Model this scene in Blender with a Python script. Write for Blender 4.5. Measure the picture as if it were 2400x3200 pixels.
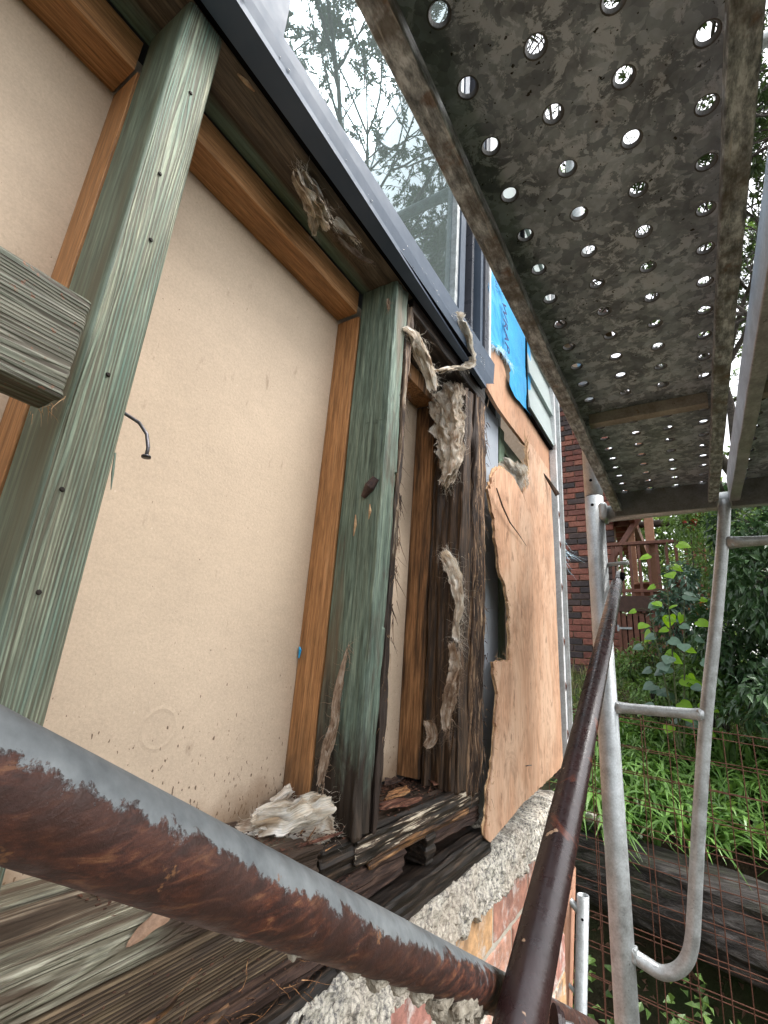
import bpy, bmesh, math, random
import numpy as np
from mathutils import Vector, Matrix, noise
random.seed(7)
RNG = np.random.default_rng(7)
S = bpy.context.scene
for o in list(bpy.data.objects):
    bpy.data.objects.remove(o)
COL = S.collection
PI = math.pi

# ------------------------------------------------------------------ camera, world, sun, exposure
def Rmat(rx, ry, rz):
    cx, sx, cy, sy, cz, sz = math.cos(rx), math.sin(rx), math.cos(ry), math.sin(ry), math.cos(rz), math.sin(rz)
    Rz = np.array([[cz, -sz, 0], [sz, cz, 0], [0, 0, 1]])
    Rx = np.array([[1, 0, 0], [0, cx, -sx], [0, sx, cx]])
    Ry = np.array([[cy, 0, sy], [0, 1, 0], [-sy, 0, cy]])
    return Rz @ Rx @ Ry @ np.array([[1, 0, 0], [0, 0, -1], [0, 1, 0.]])
R = Rmat(-.3029, .5770, .0750)
cam = bpy.data.cameras.new('camera')
cam.sensor_fit = 'HORIZONTAL'; cam.sensor_width = 36; cam.lens = 36 * 1493 / 2400
cam.clip_start = .01; cam.clip_end = 600
camo = bpy.data.objects.new('camera', cam); COL.objects.link(camo)
m = Matrix.Identity(4)
for i in range(3):
    m[i][0] = R[0, i]; m[i][1] = -R[1, i]; m[i][2] = -R[2, i]
camo.matrix_world = m
S.camera = camo

SUN_EL, SUN_AZ = math.radians(58), math.radians(70)
w = bpy.data.worlds.new('World'); S.world = w; w.use_nodes = True
nt = w.node_tree; nt.nodes.clear()
sky = nt.nodes.new('ShaderNodeTexSky'); sky.sky_type = 'NISHITA'; sky.sun_disc = False
sky.sun_elevation = SUN_EL; sky.sun_rotation = SUN_AZ; sky.dust_density = 4.0; sky.air_density = 1.2
hs = nt.nodes.new('ShaderNodeHueSaturation'); hs.inputs['Saturation'].default_value = .18
bg = nt.nodes.new('ShaderNodeBackground'); bg.inputs['Strength'].default_value = .15
ow = nt.nodes.new('ShaderNodeOutputWorld')
nt.links.new(sky.outputs[0], hs.inputs['Color']); nt.links.new(hs.outputs[0], bg.inputs[0]); nt.links.new(bg.outputs[0], ow.inputs[0])
sl = bpy.data.lights.new('sun', 'SUN'); sl.energy = 1.3; sl.angle = math.radians(35); sl.color = (1, .97, .93)
so = bpy.data.objects.new('sun', sl); COL.objects.link(so)
sd = Vector((math.sin(SUN_AZ) * math.cos(SUN_EL), math.cos(SUN_AZ) * math.cos(SUN_EL), math.sin(SUN_EL)))
so.rotation_euler = sd.to_track_quat('Z', 'Y').to_euler()
S.view_settings.view_transform = 'Standard'; S.view_settings.look = 'None'
S.view_settings.gamma = 1; S.view_settings.use_curve_mapping = False
S.view_settings.exposure = 1.9
S.render.engine = 'CYCLES'
S.cycles.max_bounces = 8; S.cycles.diffuse_bounces = 5; S.cycles.glossy_bounces = 4
S.cycles.transparent_max_bounces = 12; S.cycles.transmission_bounces = 4
S.cycles.use_denoising = True
S.cycles.caustics_reflective = False; S.cycles.caustics_refractive = False

# ------------------------------------------------------------------ material helper
class G:
    def __init__(s, name, rough=.6, metal=0., spec=.5):
        s.m = bpy.data.materials.new(name); s.m.use_nodes = True
        s.t = s.m.node_tree; s.t.nodes.clear()
        s.out = s.t.nodes.new('ShaderNodeOutputMaterial')
        s.p = s.t.nodes.new('ShaderNodeBsdfPrincipled')
        s.t.links.new(s.p.outputs[0], s.out.inputs[0])
        s.set('Roughness', rough); s.set('Metallic', metal); s.set('Specular IOR Level', spec)
        s.tc = s.t.nodes.new('ShaderNodeTexCoord'); s.oi = s.t.nodes.new('ShaderNodeObjectInfo')
    def link(s, v, sock):
        if isinstance(v, bpy.types.NodeSocket): s.t.links.new(v, sock)
        elif isinstance(v, tuple) and len(v) == 3 and sock.type == 'RGBA': sock.default_value = (*v, 1)
        else: sock.default_value = v
    def set(s, k, v): s.link(v, s.p.inputs[k])
    def n(s, t, props=None, **ins):
        nd = s.t.nodes.new(t)
        for k, v in (props or {}).items(): setattr(nd, k, v)
        for k, v in ins.items(): s.link(v, nd.inputs[k.replace('_', ' ')])
        return nd
    def co(s, sc=(1, 1, 1), rnd=True, rot=(0, 0, 0)):
        v = s.tc.outputs['Object']
        if rnd:
            a = s.n('ShaderNodeVectorMath', {'operation': 'SCALE'}); s.link(s.oi.outputs['Random'], a.inputs['Scale'])
            a.inputs[0].default_value = (7.3, 11.1, 5.7)
            b = s.n('ShaderNodeVectorMath', {'operation': 'ADD'}); s.link(v, b.inputs[0]); s.link(a.outputs[0], b.inputs[1]); v = b.outputs[0]
        mp = s.n('ShaderNodeMapping'); s.link(v, mp.inputs['Vector'])
        mp.inputs['Scale'].default_value = sc; mp.inputs['Rotation'].default_value = rot
        return mp.outputs[0]
    def noise(s, v, sc, det=4, ro=.55, dist=0):
        return s.n('ShaderNodeTexNoise', Vector=v, Scale=float(sc), Detail=float(det), Roughness=ro, Distortion=float(dist)).outputs['Fac']
    def vor(s, v, sc, feat='F1', out='Distance', rnd=1.):
        return s.n('ShaderNodeTexVoronoi', {'feature': feat}, Vector=v, Scale=float(sc), Randomness=rnd).outputs[out]
    def ramp(s, f, stops, interp='LINEAR'):
        r = s.n('ShaderNodeValToRGB', Fac=f).color_ramp; r.interpolation = interp
        nd = s.t.nodes[-1]
        while len(r.elements) > 1: r.elements.remove(r.elements[-1])
        for i, (p, c) in enumerate(stops):
            e = r.elements[0] if i == 0 else r.elements.new(p)
            e.position = p
            if not isinstance(c, tuple): c = (c, c, c)
            e.color = (*c, 1)
        return nd.outputs[0]
    def mix(s, f, a, b, mode='MIX'):
        nd = s.n('ShaderNodeMix', {'data_type': 'RGBA', 'blend_type': mode})
        s.link(f, nd.inputs[0]); s.link(a, nd.inputs[6]); s.link(b, nd.inputs[7]); return nd.outputs[2]
    def math(s, op, a, b=0., c=0., clamp=False):
        nd = s.n('ShaderNodeMath', {'operation': op, 'use_clamp': clamp})
        for i, x in enumerate((a, b, c)): s.link(x if isinstance(x, bpy.types.NodeSocket) else float(x), nd.inputs[i])
        return nd.outputs[0]
    def sep(s, v): return s.n('ShaderNodeSeparateXYZ', Vector=v).outputs
    def bump(s, h, st=.3, d=.001, nrm=None):
        nd = s.n('ShaderNodeBump', Height=h, Strength=float(st), Distance=float(d))
        if nrm is not None: s.link(nrm, nd.inputs['Normal'])
        s.set('Normal', nd.outputs[0]); return nd.outputs[0]

def ax_scale(ax, along, perp):
    v = [perp] * 3; v[ax] = along; return tuple(v)

def wood(name, ax, stops, tint=None, tintsc=6., tintlo=.45, tinthi=.65, ribs=0., ribax=1, ribcol=(.3, .2, .12), ribmix=.5,
         ribwob=.0006, bump=.5, rough=.7, stain=None, spec=.35, fine=.35, knots=False, spots=None):
    g = G(name, rough, 0, spec)
    v = g.co(ax_scale(ax, 1., 1.)); st = g.co(ax_scale(ax, .05, 1.))
    g1 = g.noise(st, 190, 6, .65, .25)
    c = g.ramp(g1, stops)
    f = g.noise(st, 460, 4, .7)
    c = g.mix(fine, c, g.mix(1., c, g.ramp(f, [(.32, .30), (.66, 1.6)]), 'MULTIPLY'))
    if tint:
        t = g.noise(g.co(ax_scale(ax, .10, 1.)), tintsc * 5, 5, .65, .25)
        c = g.mix(g.ramp(t, [(tintlo, 0.), (tinthi, 1.)]), c, tint)
    h = g.math('ADD', g.math('MULTIPLY', g1, .6), g.math('MULTIPLY', f, .35))
    if ribs:
        xyz = g.sep(v); wob = g.noise(st, 25, 3, .5)
        pos = g.math('ADD', xyz[ribax], g.math('MULTIPLY', wob, ribwob * 40))
        sn = g.math('SINE', g.math('MULTIPLY', pos, 2 * PI / ribs))
        var = g.noise(st, 200, 2, .5)
        s01 = g.ramp(g.math('MULTIPLY_ADD', sn, .5, .5), [(.25, 0.), (.75, 1.)])
        c = g.mix(g.math('MULTIPLY', g.math('MULTIPLY', s01, ribmix), g.ramp(var, [(.3, .5), (.6, 1.)])), c, ribcol)
        h = g.math('SUBTRACT', h, g.math('MULTIPLY', s01, 1.1))
    if knots:
        k = g.vor(g.co(ax_scale(ax, 3.2, 9.)), 1., 'F1', 'Distance')
        c = g.mix(g.ramp(k, [(.10, 1.), (.16, 0.)]), c, (.05, .035, .025))
    if stain:   # list of (axis, lo, hi, colour, noise scale) : a stain whose edge follows the timber
        for (a, lo, hi, colr, nsc) in stain:
            cv = g.sep(g.tc.outputs['Object'])[a]
            n_ = g.noise(g.co(ax_scale(ax, .3, 1.)), nsc, 5, .65, .8)
            fac = g.math('ADD', g.math('DIVIDE', g.math('SUBTRACT', cv, lo), hi - lo), g.math('MULTIPLY_ADD', n_, 1.6, -.8))
            c = g.mix(g.ramp(fac, [(.3, 0.), (.75, 1.)]), c, g.mix(g.ramp(g1, [(.35, 0.), (.7, 1.)]), colr, tuple(min(1, q * 2.2) for q in colr)))
    if spots:
        sp = g.noise(v, 160, 3, .6); c = g.mix(g.ramp(sp, [(.64, 0.), (.7, 1.)]), c, spots)
    g.set('Base Color', c)
    g.set('Roughness', g.ramp(f, [(.2, rough - .15), (.8, min(1, rough + .12))]))
    g.bump(h, bump, .0012)
    return g.m

M = {}
M['green_rib'] = wood('treated_green_ribbed', 2, [(.3, (.12, .14, .10)), (.5, (.25, .28, .205)), (.7, (.40, .40, .29))], tint=(.15, .25, .20), tintsc=6, tintlo=.46, tinthi=.66,
                      ribs=.0028, ribax=1, ribcol=(.09, .075, .05), ribmix=.8, ribwob=.0009, bump=.8, rough=.66, fine=.6)
M['green_side'] = wood('treated_green_smooth', 2, [(.3, (.065, .085, .065)), (.5, (.115, .155, .12)), (.72, (.20, .25, .19))], tint=(.10, .10, .065), tintsc=4, bump=.35, rough=.55, fine=.5)
M['green_y'] = wood('treated_green_horizontal', 1, [(.3, (.09, .09, .068)), (.5, (.19, .19, .145)), (.72, (.34, .335, .27))], tint=(.10, .12, .09), tintsc=7,
                    ribs=.0032, ribax=2, ribcol=(.075, .055, .042), ribmix=.75, ribwob=.0014, bump=.8, rough=.7, fine=.7, spots=(.2, .1, .06))
M['pine'] = wood('orange_pine', 2, [(.3, (.27, .125, .05)), (.55, (.43, .215, .09)), (.75, (.52, .29, .14))], bump=.4, rough=.6, fine=.6, stain=[(2, .16, -.06, (.05, .032, .02), 18)])
M['pine_y'] = wood('orange_pine_horizontal', 1, [(.3, (.27, .125, .05)), (.55, (.43, .215, .09)), (.75, (.52, .29, .14))], bump=.4, rough=.6, fine=.6)
M['pine_dirty'] = wood('stained_pine', 2, [(.3, (.10, .045, .02)), (.5, (.30, .15, .065)), (.72, (.45, .25, .12))], tint=(.035, .02, .012), tintsc=5, tintlo=.45, tinthi=.6, bump=.6, rough=.65, fine=.6)
M['header'] = wood('wet_dark_header', 1, [(.3, (.045, .032, .022)), (.5, (.11, .082, .055)), (.72, (.20, .15, .10))], tint=(.03, .020, .014), tintsc=5, tintlo=.48, tinthi=.66,
                   stain=[(0, -.006, -.038, (.09, .13, .10), 12)], bump=.7, rough=.5, fine=.7)
M['stud2'] = wood('decayed_green_stud', 2, [(.3, (.055, .08, .062)), (.5, (.12, .165, .13)), (.72, (.22, .27, .21))], tint=(.13, .09, .055), tintsc=3.5, tintlo=.52, tinthi=.68,
                  stain=[(2, -.20, -.44, (.020, .014, .010), 26), (0, .036, .052, (.05, .034, .024), 30)], bump=.8, rough=.62, fine=.7)
M['stud2_front'] = wood('flaking_stud_front', 2, [(.38, (.018, .011, .008)), (.48, (.075, .045, .028)), (.57, (.19, .125, .08)), (.66, (.50, .43, .33))], tint=(.025, .018, .013), tintsc=5, tintlo=.47, tinthi=.56, bump=1., rough=.7, fine=.9, stain=[(2, .12, -.35, (.025, .016, .012), 26)])
M['rot'] = wood('rotten_brown', 2, [(.40, (.012, .007, .005)), (.48, (.065, .034, .018)), (.56, (.19, .11, .06)), (.66, (.46, .32, .20))], tint=(.025, .014, .009), tintsc=7, tintlo=.48, tinthi=.60, bump=1., rough=.7, fine=.9)
M['rot_dark'] = wood('rotten_dark', 2, [(.3, (.010, .006, .004)), (.5, (.04, .023, .013)), (.75, (.15, .085, .045))], bump=1., rough=.6, fine=.9)
M['rot_y'] = wood('rotten_black_plate', 1, [(.36, (.006, .005, .004)), (.52, (.020, .014, .011)), (.68, (.07, .045, .030)), (.8, (.20, .13, .08))], bump=1., rough=.5, fine=.8)
M['rot_pale_y'] = wood('rotten_plate_pale_flecks', 1, [(.34, (.008, .006, .005)), (.50, (.028, .020, .014)), (.565, (.09, .055, .035)), (.585, (.50, .43, .33)), (.8, (.7, .62, .5))], bump=1., rough=.55, fine=.8)
M['rot_brown_y'] = wood('brown_crumbly', 1, [(.3, (.012, .007, .006)), (.5, (.045, .025, .019)), (.75, (.13, .075, .05))], bump=1., rough=.8, fine=.8)
M['weather_y'] = wood('weathered_plate', 1, [(.3, (.10, .09, .065)), (.5, (.24, .23, .17)), (.68, (.46, .44, .35))], tint=(.10, .072, .05), tintsc=11, tintlo=.50, tinthi=.60, ribs=.0058, ribax=0, ribcol=(.10, .075, .05), ribmix=.55, ribwob=.0035, bump=1., rough=.75, fine=.9, stain=[(1, .03, .20, (.035, .022, .015), 22)])
M['ribbed_brown_y'] = wood('ribbed_brown', 1, [(.3, (.05, .032, .02)), (.5, (.13, .09, .055)), (.72, (.27, .20, .12))], ribs=.0034, ribax=2, ribcol=(.03, .018, .012), ribmix=.9, bump=1., rough=.75, tint=(.02, .013, .01), tintsc=4, tintlo=.5, tinthi=.62)
M['fresh_y'] = wood('fresh_split', 1, [(.36, (.06, .028, .012)), (.5, (.26, .12, .05)), (.66, (.5, .28, .13))], bump=1., rough=.7, fine=1.)
M['brown_split'] = wood('brown_split_grain', 1, [(.36, (.015, .009, .006)), (.5, (.07, .035, .018)), (.62, (.24, .12, .05)), (.75, (.45, .27, .13))], bump=1., rough=.6, fine=.9)
M['mud_y'] = wood('muddy_brown_timber', 1, [(.34, (.03, .02, .014)), (.5, (.11, .08, .055)), (.66, (.30, .26, .20))], tint=(.05, .035, .024), tintsc=8, tintlo=.45, tinthi=.6, bump=1., rough=.85, fine=.8)
M['redrot'] = wood('red_brown_rot', 1, [(.36, (.025, .010, .007)), (.5, (.10, .035, .022)), (.66, (.28, .14, .09))], bump=1., rough=.75, fine=.8)

def board_mat():
    g = G('lining_board_paper', .85, 0, .2)
    v = g.co(rnd=False)
    c = g.ramp(g.noise(v, 4, 5, .55, .4), [(.3, (.49, .39, .295)), (.7, (.57, .455, .345))])
    c = g.mix(.55, c, g.mix(1., c, g.ramp(g.noise(g.co((1, .35, 1), False), 60, 5, .7), [(.3, .92), (.7, 1.06)]), 'MULTIPLY'))
    c = g.mix(.6, c, g.mix(1., c, g.ramp(g.noise(v, 330, 4, .75), [(.3, .80), (.7, 1.14)]), 'MULTIPLY'))
    sp = g.noise(g.co((1, 1, .45), False), 260, 2, .5)
    z = g.sep(g.tc.outputs['Object'])[2]
    low = g.ramp(g.math('MULTIPLY', g.math('ADD', z, .20), 2.2), [(0., 1.), (.25, .45), (.5, 0.)])
    thr = g.math('SUBTRACT', sp, g.math('MULTIPLY_ADD', low, -.13, .765))
    c = g.mix(g.ramp(thr, [(0., 0.), (.015, .85)]), c, (.09, .055, .035))
    edge = g.ramp(g.math('ADD', g.math('MULTIPLY', g.math('ADD', z, .21), 9), g.math('MULTIPLY_ADD', g.noise(v, 18, 4), 1.2, -.6)), [(.0, .65), (.5, 0.)])
    c = g.mix(edge, c, (.20, .12, .065))
    pit = g.math('MULTIPLY', g.ramp(g.vor(g.co((1, 1, .6), False), 55), [(.0, 1.), (.075, 0.)]), g.ramp(g.noise(v, 12, 2), [(.50, 0.), (.56, 1.)]))
    c = g.mix(g.math('MULTIPLY', pit, .8), c, (.68, .58, .46))
    # faint dark scuffs
    c = g.mix(g.ramp(g.noise(g.co((1, 1, .3), False), 40, 5, .7), [(.64, 0.), (.74, .5)]), c, (.24, .17, .115))
    g.set('Base Color', c)
    # pressed ring mark
    sx = g.sep(g.tc.outputs['Object'])
    dy = g.math('SUBTRACT', sx[1], .369); dz = g.math('ADD', sx[2], .090)
    d = g.math('SQRT', g.math('ADD', g.math('POWER', dy, 2), g.math('POWER', dz, 2)))
    ring = g.ramp(g.math('ABSOLUTE', g.math('SUBTRACT', d, .021)), [(0., .6), (.003, 0.)])
    h = g.math('ADD', g.math('MULTIPLY', g.noise(v, 260, 4, .7), .6), g.math('ADD', g.math('MULTIPLY', ring, 1.2), g.math('MULTIPLY', g.noise(v, 5, 2), 3.)))
    g.bump(h, .4, .0015)
    return g.m
M['board'] = board_mat()

def galv_dark():
    g = G('galvanised_spangle_underside', .5, .2, .5)
    v = g.co(rnd=False)
    vd = g.n('ShaderNodeVectorMath', {'operation': 'ADD'}); g.link(v, vd.inputs[0])
    nz = g.n('ShaderNodeTexNoise', Vector=v, Scale=60., Detail=4.); sc_ = g.n('ShaderNodeVectorMath', {'operation': 'SCALE'}); g.link(nz.outputs['Color'], sc_.inputs[0]); sc_.inputs['Scale'].default_value = .02
    g.link(sc_.outputs[0], vd.inputs[1])
    cell = g.n('ShaderNodeTexVoronoi', {'feature': 'F1'}, Vector=vd.outputs[0], Scale=95.).outputs['Color']
    cb = g.sep(cell)[0]
    c = g.ramp(cb, [(0., (.23, .27, .325)), (.5, (.35, .41, .48)), (1., (.53, .61, .70))])
    big = g.noise(v, 14, 5, .65)
    c = g.mix(g.ramp(big, [(.42, 0.), (.62, .8)]), c, (.135, .15, .175))
    c = g.mix(g.ramp(g.noise(v, 44, 6, .75, .5), [(.53, 0.), (.57, .85)]), c, (.60, .66, .74))
    c = g.mix(g.ramp(g.noise(v, 9, 4, .6), [(.64, 0.), (.78, .5)]), c, (.16, .09, .05))
    c = g.mix(g.ramp(g.noise(v, 170, 3, .6), [(.66, 0.), (.70, 1.)]), c, (.02, .018, .016))
    g.set('Base Color', c); g.set('Roughness', g.ramp(cb, [(0., .62), (1., .42)]))
    g.bump(g.noise(v, 120, 5, .6), .35, .001)
    return g.m
M['deck'] = galv_dark()
M['hole_dirt'] = None

def simple0(name, a, b, rough, spec=.3):
    g = G(name, rough, .0, spec); v = g.co()
    g.set('Base Color', g.ramp(g.noise(v, 9, 4, .6), [(.3, a), (.7, b)])); g.set('Roughness', g.ramp(g.noise(v, 35, 4), [(.3, rough - .05), (.7, rough + .12)]))
    g.bump(g.noise(v, 900, 2), .03, .0005); return g.m
def flange_mat():
    g = G('galvanised_flange', .5, .4, .5)
    st = g.co((1, .35, 1)); v = g.co()
    c = g.ramp(g.noise(st, 150, 5, .7), [(.36, (.11, .12, .13)), (.5, (.32, .345, .37)), (.64, (.68, .72, .76))])
    c = g.mix(g.ramp(g.noise(v, 22, 5, .65), [(.45, 0.), (.62, .85)]), c, (.12, .10, .08))
    c = g.mix(g.ramp(g.noise(g.co((1, .04, 1)), 300, 3, .6), [(.62, 0.), (.68, .6)]), c, (.48, .46, .43))
    c = g.mix(g.ramp(g.noise(v, 30, 4, .6), [(.62, 0.), (.7, .6)]), c, (.17, .085, .04))
    g.set('Base Color', c); g.bump(g.noise(st, 300, 4), .4, .001)
    return g.m
M['flange'] = flange_mat()

def steel(name, base, dark, rough=.42, metal=.55, rust=0., brush=False):
    g = G(name, rough, metal, .5)
    v = g.co()
    c = g.ramp(g.noise(v, 30, 6, .65), [(.3, dark), (.65, base)])
    c = g.mix(.5, c, g.mix(1., c, g.ramp(g.noise(v, 240, 4, .6), [(.3, .75), (.7, 1.2)]), 'MULTIPLY'))
    if brush: c = g.mix(g.ramp(g.noise(g.co((1, .3, 6)), 120, 3, .6), [(.5, 0.), (.6, .4)]), c, dark)
    if rust: c = g.mix(g.ramp(g.noise(v, 22, 5, .7), [(.72 - rust, 0.), (.8 - rust, .9)]), c, (.15, .06, .03))
    c = g.mix(g.ramp(g.noise(v, 130, 3, .7), [(.66, 0.), (.72, .7)]), c, (.08, .07, .065))
    g.set('Base Color', c); g.set('Roughness', g.ramp(g.noise(v, 60, 4), [(.3, rough - .08), (.7, rough + .15)]))
    g.bump(g.noise(v, 160, 5, .6), .25, .001)
    return g.m
M['galv'] = steel('galvanised_tube', (.50, .53, .54), (.30, .31, .31))
M['galv2'] = steel('galvanised_plate', (.25, .26, .27), (.13, .13, .13), .45, .5, .1)
M['xbar'] = steel('dirty_pale_crossbar', (.42, .39, .35), (.22, .19, .16), .6, .1, .12)
M['galv3'] = steel('galvanised_brushed', (.50, .50, .53), (.26, .25, .27), .4, .6, 0., True)
M['alu_pale'] = simple0('satin_grey_aluminium', (.050, .070, .100), (.068, .090, .125), .5)
M['charcoal'] = simple0('charcoal_aluminium', (.05, .053, .065), (.065, .068, .08), .28)
M['charcoal_pale'] = M['alu_pale']
M['black'] = simple0('black_gasket_and_shade', (.003, .003, .004), (.006, .006, .007), .85, .04)  # matte near-black, also paints the shade below the sill
M['white_metal'] = steel('white_trim', (.72, .73, .74), (.5, .5, .5), .4, 0., .08)
M['grey_panel'] = simple0('blue_grey_panel', (.27, .30, .34), (.33, .36, .40), .5)
M['nail'] = steel('nail_steel', (.16, .16, .18), (.08, .07, .07), .4, .6)

def rust_tube():
    g = G('rusty_galvanised_tube', .6, .1, .5)
    v = g.co(rnd=False); st = g.co((3, .8, 3), False)
    z = g.sep(g.tc.outputs['Normal'])[2]
    yy = g.sep(v)[1]
    e = g.math('ADD', z, g.math('ADD', g.math('MULTIPLY_ADD', g.noise(v, 30, 7, .8, .3), 1.4, -.70), g.math('MULTIPLY_ADD', g.noise(v, 120, 5, .7, .6), .7, -.35)))
    e = g.math('SUBTRACT', e, g.ramp(yy, [(.05, .30), (.10, .62), (.30, .78), (.45, .90)]))
    grey = g.ramp(g.noise(v, 70, 6, .6), [(.3, (.15, .165, .175)), (.7, (.30, .32, .33))])
    rust = g.ramp(g.noise(st, 90, 6, .7, .5), [(.32, (.012, .006, .005)), (.47, (.042, .015, .011)), (.57, (.115, .036, .020)), (.68, (.27, .12, .055))])
    big = g.noise(v, 18, 4, .6)
    rust = g.mix(g.ramp(big, [(.4, 0.), (.62, .8)]), rust, (.045, .020, .015))
    f = g.ramp(e, [(.0, 1.), (.06, .7), (.10, 0.)])
    f = g.math('MULTIPLY', f, g.ramp(g.noise(v, 48, 7, .8, .4), [(.33, .15), (.38, 1.)]))
    c = g.mix(f, grey, rust)
    c = g.mix(g.ramp(g.noise(v, 60, 5, .7), [(.66, 0.), (.70, .8)]), c, (.28, .13, .055))
    g.set('Base Color', c); g.set('Metallic', g.ramp(f, [(0., .35), (1., 0.)]))
    g.set('Roughness', g.ramp(g.noise(v, 120, 4), [(.3, .45), (.7, .75)]))
    g.bump(g.math('ADD', g.math('MULTIPLY', g.noise(v, 200, 6, .7), f), g.math('MULTIPLY', f, .4)), .5, .0012)
    return g.m
M['rust_tube'] = rust_tube()
def painted_tube():
    g = G('maroon_painted_tube', .2, 0., .7)
    v = g.co(rnd=False)
    c = g.ramp(g.noise(v, 14, 5, .6), [(.3, (.018, .010, .011)), (.7, (.040, .018, .018))])
    c = g.mix(g.ramp(g.noise(v, 16, 6, .75, .8), [(.60, 0.), (.66, .8)]), c, (.17, .052, .03))
    c = g.mix(g.ramp(g.noise(v, 60, 3, .55), [(.705, 0.), (.715, 1.)]), c, (.50, .33, .22))
    g.set('Base Color', c); g.set('Roughness', g.ramp(g.noise(v, 90, 4), [(.3, .20), (.7, .38)]))
    g.bump(g.math('ADD', g.math('MULTIPLY', g.noise(v, 300, 3, .6), .3), g.math('MULTIPLY', g.noise(v, 60, 3), 1.5)), .3, .001)
    return g.m
M['paint_tube'] = painted_tube()

def ply_mat(name, cols, dirt=.5):
    g = G(name, .62, 0, .3)
    v = g.co(rnd=False)
    fig = g.noise(g.co((1, 1, .30), False), 11, 3, .5, 1.2)
    rings = g.math('MULTIPLY_ADD', g.math('SINE', g.math('MULTIPLY', fig, 70.)), .5, .5)
    c = g.ramp(rings, [(0., tuple(.55 * a_ + .45 * b_ for a_, b_ in zip(cols[0], cols[1]))), (1., cols[1])])
    c = g.mix(.6, c, g.mix(1., c, g.ramp(g.noise(g.co((1, 1, .06), False), 260, 5, .7), [(.3, .6), (.7, 1.28)]), 'MULTIPLY'))
    c = g.mix(g.ramp(g.noise(g.co((1, 1, .35), False), 9, 5, .7, .6), [(.44, 0.), (.60, .8)]), c, cols[2])
    c = g.mix(g.ramp(g.noise(g.co((1, 1, .45), False), 20, 6, .75, 1.4), [(.50, 0.), (.66, .45)]), c, tuple(q * .5 for q in cols[0]))
    c = g.mix(g.ramp(g.noise(g.co((1, 1, .4), False), 45, 4, .65), [(.60, 0.), (.66, dirt * 1.3)]), c, (.17, .085, .045))
    c = g.mix(g.ramp(g.noise(v, 7, 6, .75), [(.54, 0.), (.66, dirt * 1.1)]), c, (.33, .19, .12))
    g.set('Base Color', c)
    g.bump(g.math('ADD', g.noise(g.co((1, 1, .06), False), 500, 4), g.math('MULTIPLY', g.noise(v, 10, 3), 2.)), .35, .001)
    return g.m
M['ply'] = ply_mat('torn_plywood_face', ((.40, .21, .12), (.58, .345, .22), (.64, .44, .31)))
M['ply2'] = ply_mat('upper_plywood_face', ((.42, .215, .12), (.50, .27, .16), (.50, .30, .19)), .3)
def simple(name, a, b, sc=30, rough=.6, bump=.3, spec=.4, bsc=None, dist=.001, metal=0):
    g = G(name, rough, metal, spec); v = g.co()
    g.set('Base Color', g.ramp(g.noise(v, sc, 5, .6), [(.3, a), (.7, b)])); g.bump(g.noise(v, bsc or sc * 4, 5, .6), bump, dist); return g.m
M['crumb'] = simple('decayed_crumb', (.018, .010, .007), (.14, .06, .035), 160, .8, .5)
M['torn_edge'] = simple('torn_veneer', (.30, .15, .07), (.66, .46, .27), 90, .8, .8)
def wrap_mat():
    g = G('blue_house_wrap', .5, 0, .4); v = g.co()
    c = g.ramp(g.noise(v, 30, 5, .6), [(.3, (.012, .26, .56)), (.7, (.022, .36, .70))])
    c = g.mix(g.ramp(g.noise(v, 260, 3, .6), [(.68, 0.), (.72, .7)]), c, (.01, .16, .38))
    g.set('Base Color', c); g.bump(g.math('ADD', g.noise(v, 25, 5), g.math('MULTIPLY', g.noise(v, 900, 2), .2)), .5, .004); return g.m
M['wrap'] = wrap_mat()
M['wrap_white'] = simple('wrap_backing_fibre', (.35, .62, .78), (.75, .85, .9), 200, .9)
M['hole_dirt'] = simple('grime_round_holes', (.06, .058, .055), (.15, .145, .14), 120, .7, .3)
M['ink'] = simple('printed_ink', (.012, .02, .10), (.02, .04, .16), 90, .6, 0)
M['ink2'] = simple('faint_ink', (.05, .07, .06), (.08, .10, .08), 90, .8, 0)
M['clad'] = simple('grey_green_cladding_paint', (.33, .385, .38), (.38, .435, .43), 12, .45, .08, .5, 200)
M['greenstick'] = simple('pale_green_timber', (.20, .30, .20), (.30, .40, .28), 60, .6, .3)
def conc():
    g = G('rough_concrete', .9, 0, .3); v = g.co(rnd=False); st = g.co((1, 1, .45), False)
    a = g.vor(st, 150, 'F1'); b = g.noise(v, 90, 5, .7)
    b2 = g.noise(v, 210, 5, .75)
    c = g.ramp(g.math('ADD', g.math('MULTIPLY', a, .25), g.math('MULTIPLY', b2, .8)), [(.38, (.74, .70, .62)), (.50, (.60, .56, .48)), (.58, (.34, .32, .29)), (.68, (.10, .10, .10))])
    c = g.mix(g.ramp(g.noise(v, 9, 4, .6), [(.45, 0.), (.65, .5)]), c, (.50, .41, .32))
    c = g.mix(g.ramp(g.noise(v, 70, 5, .75), [(.60, 0.), (.64, .8)]), c, (.09, .09, .095))
    g.set('Base Color', c); g.bump(g.math('ADD', b, g.math('ADD', g.math('MULTIPLY', a, -.4), g.math('MULTIPLY', b2, -.5))), 1., .003); return g.m
M['conc'] = conc()
M['mortar'] = simple('mortar', (.42, .38, .31), (.60, .56, .48), 60, .9, .9, .2, 300, .002)
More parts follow.
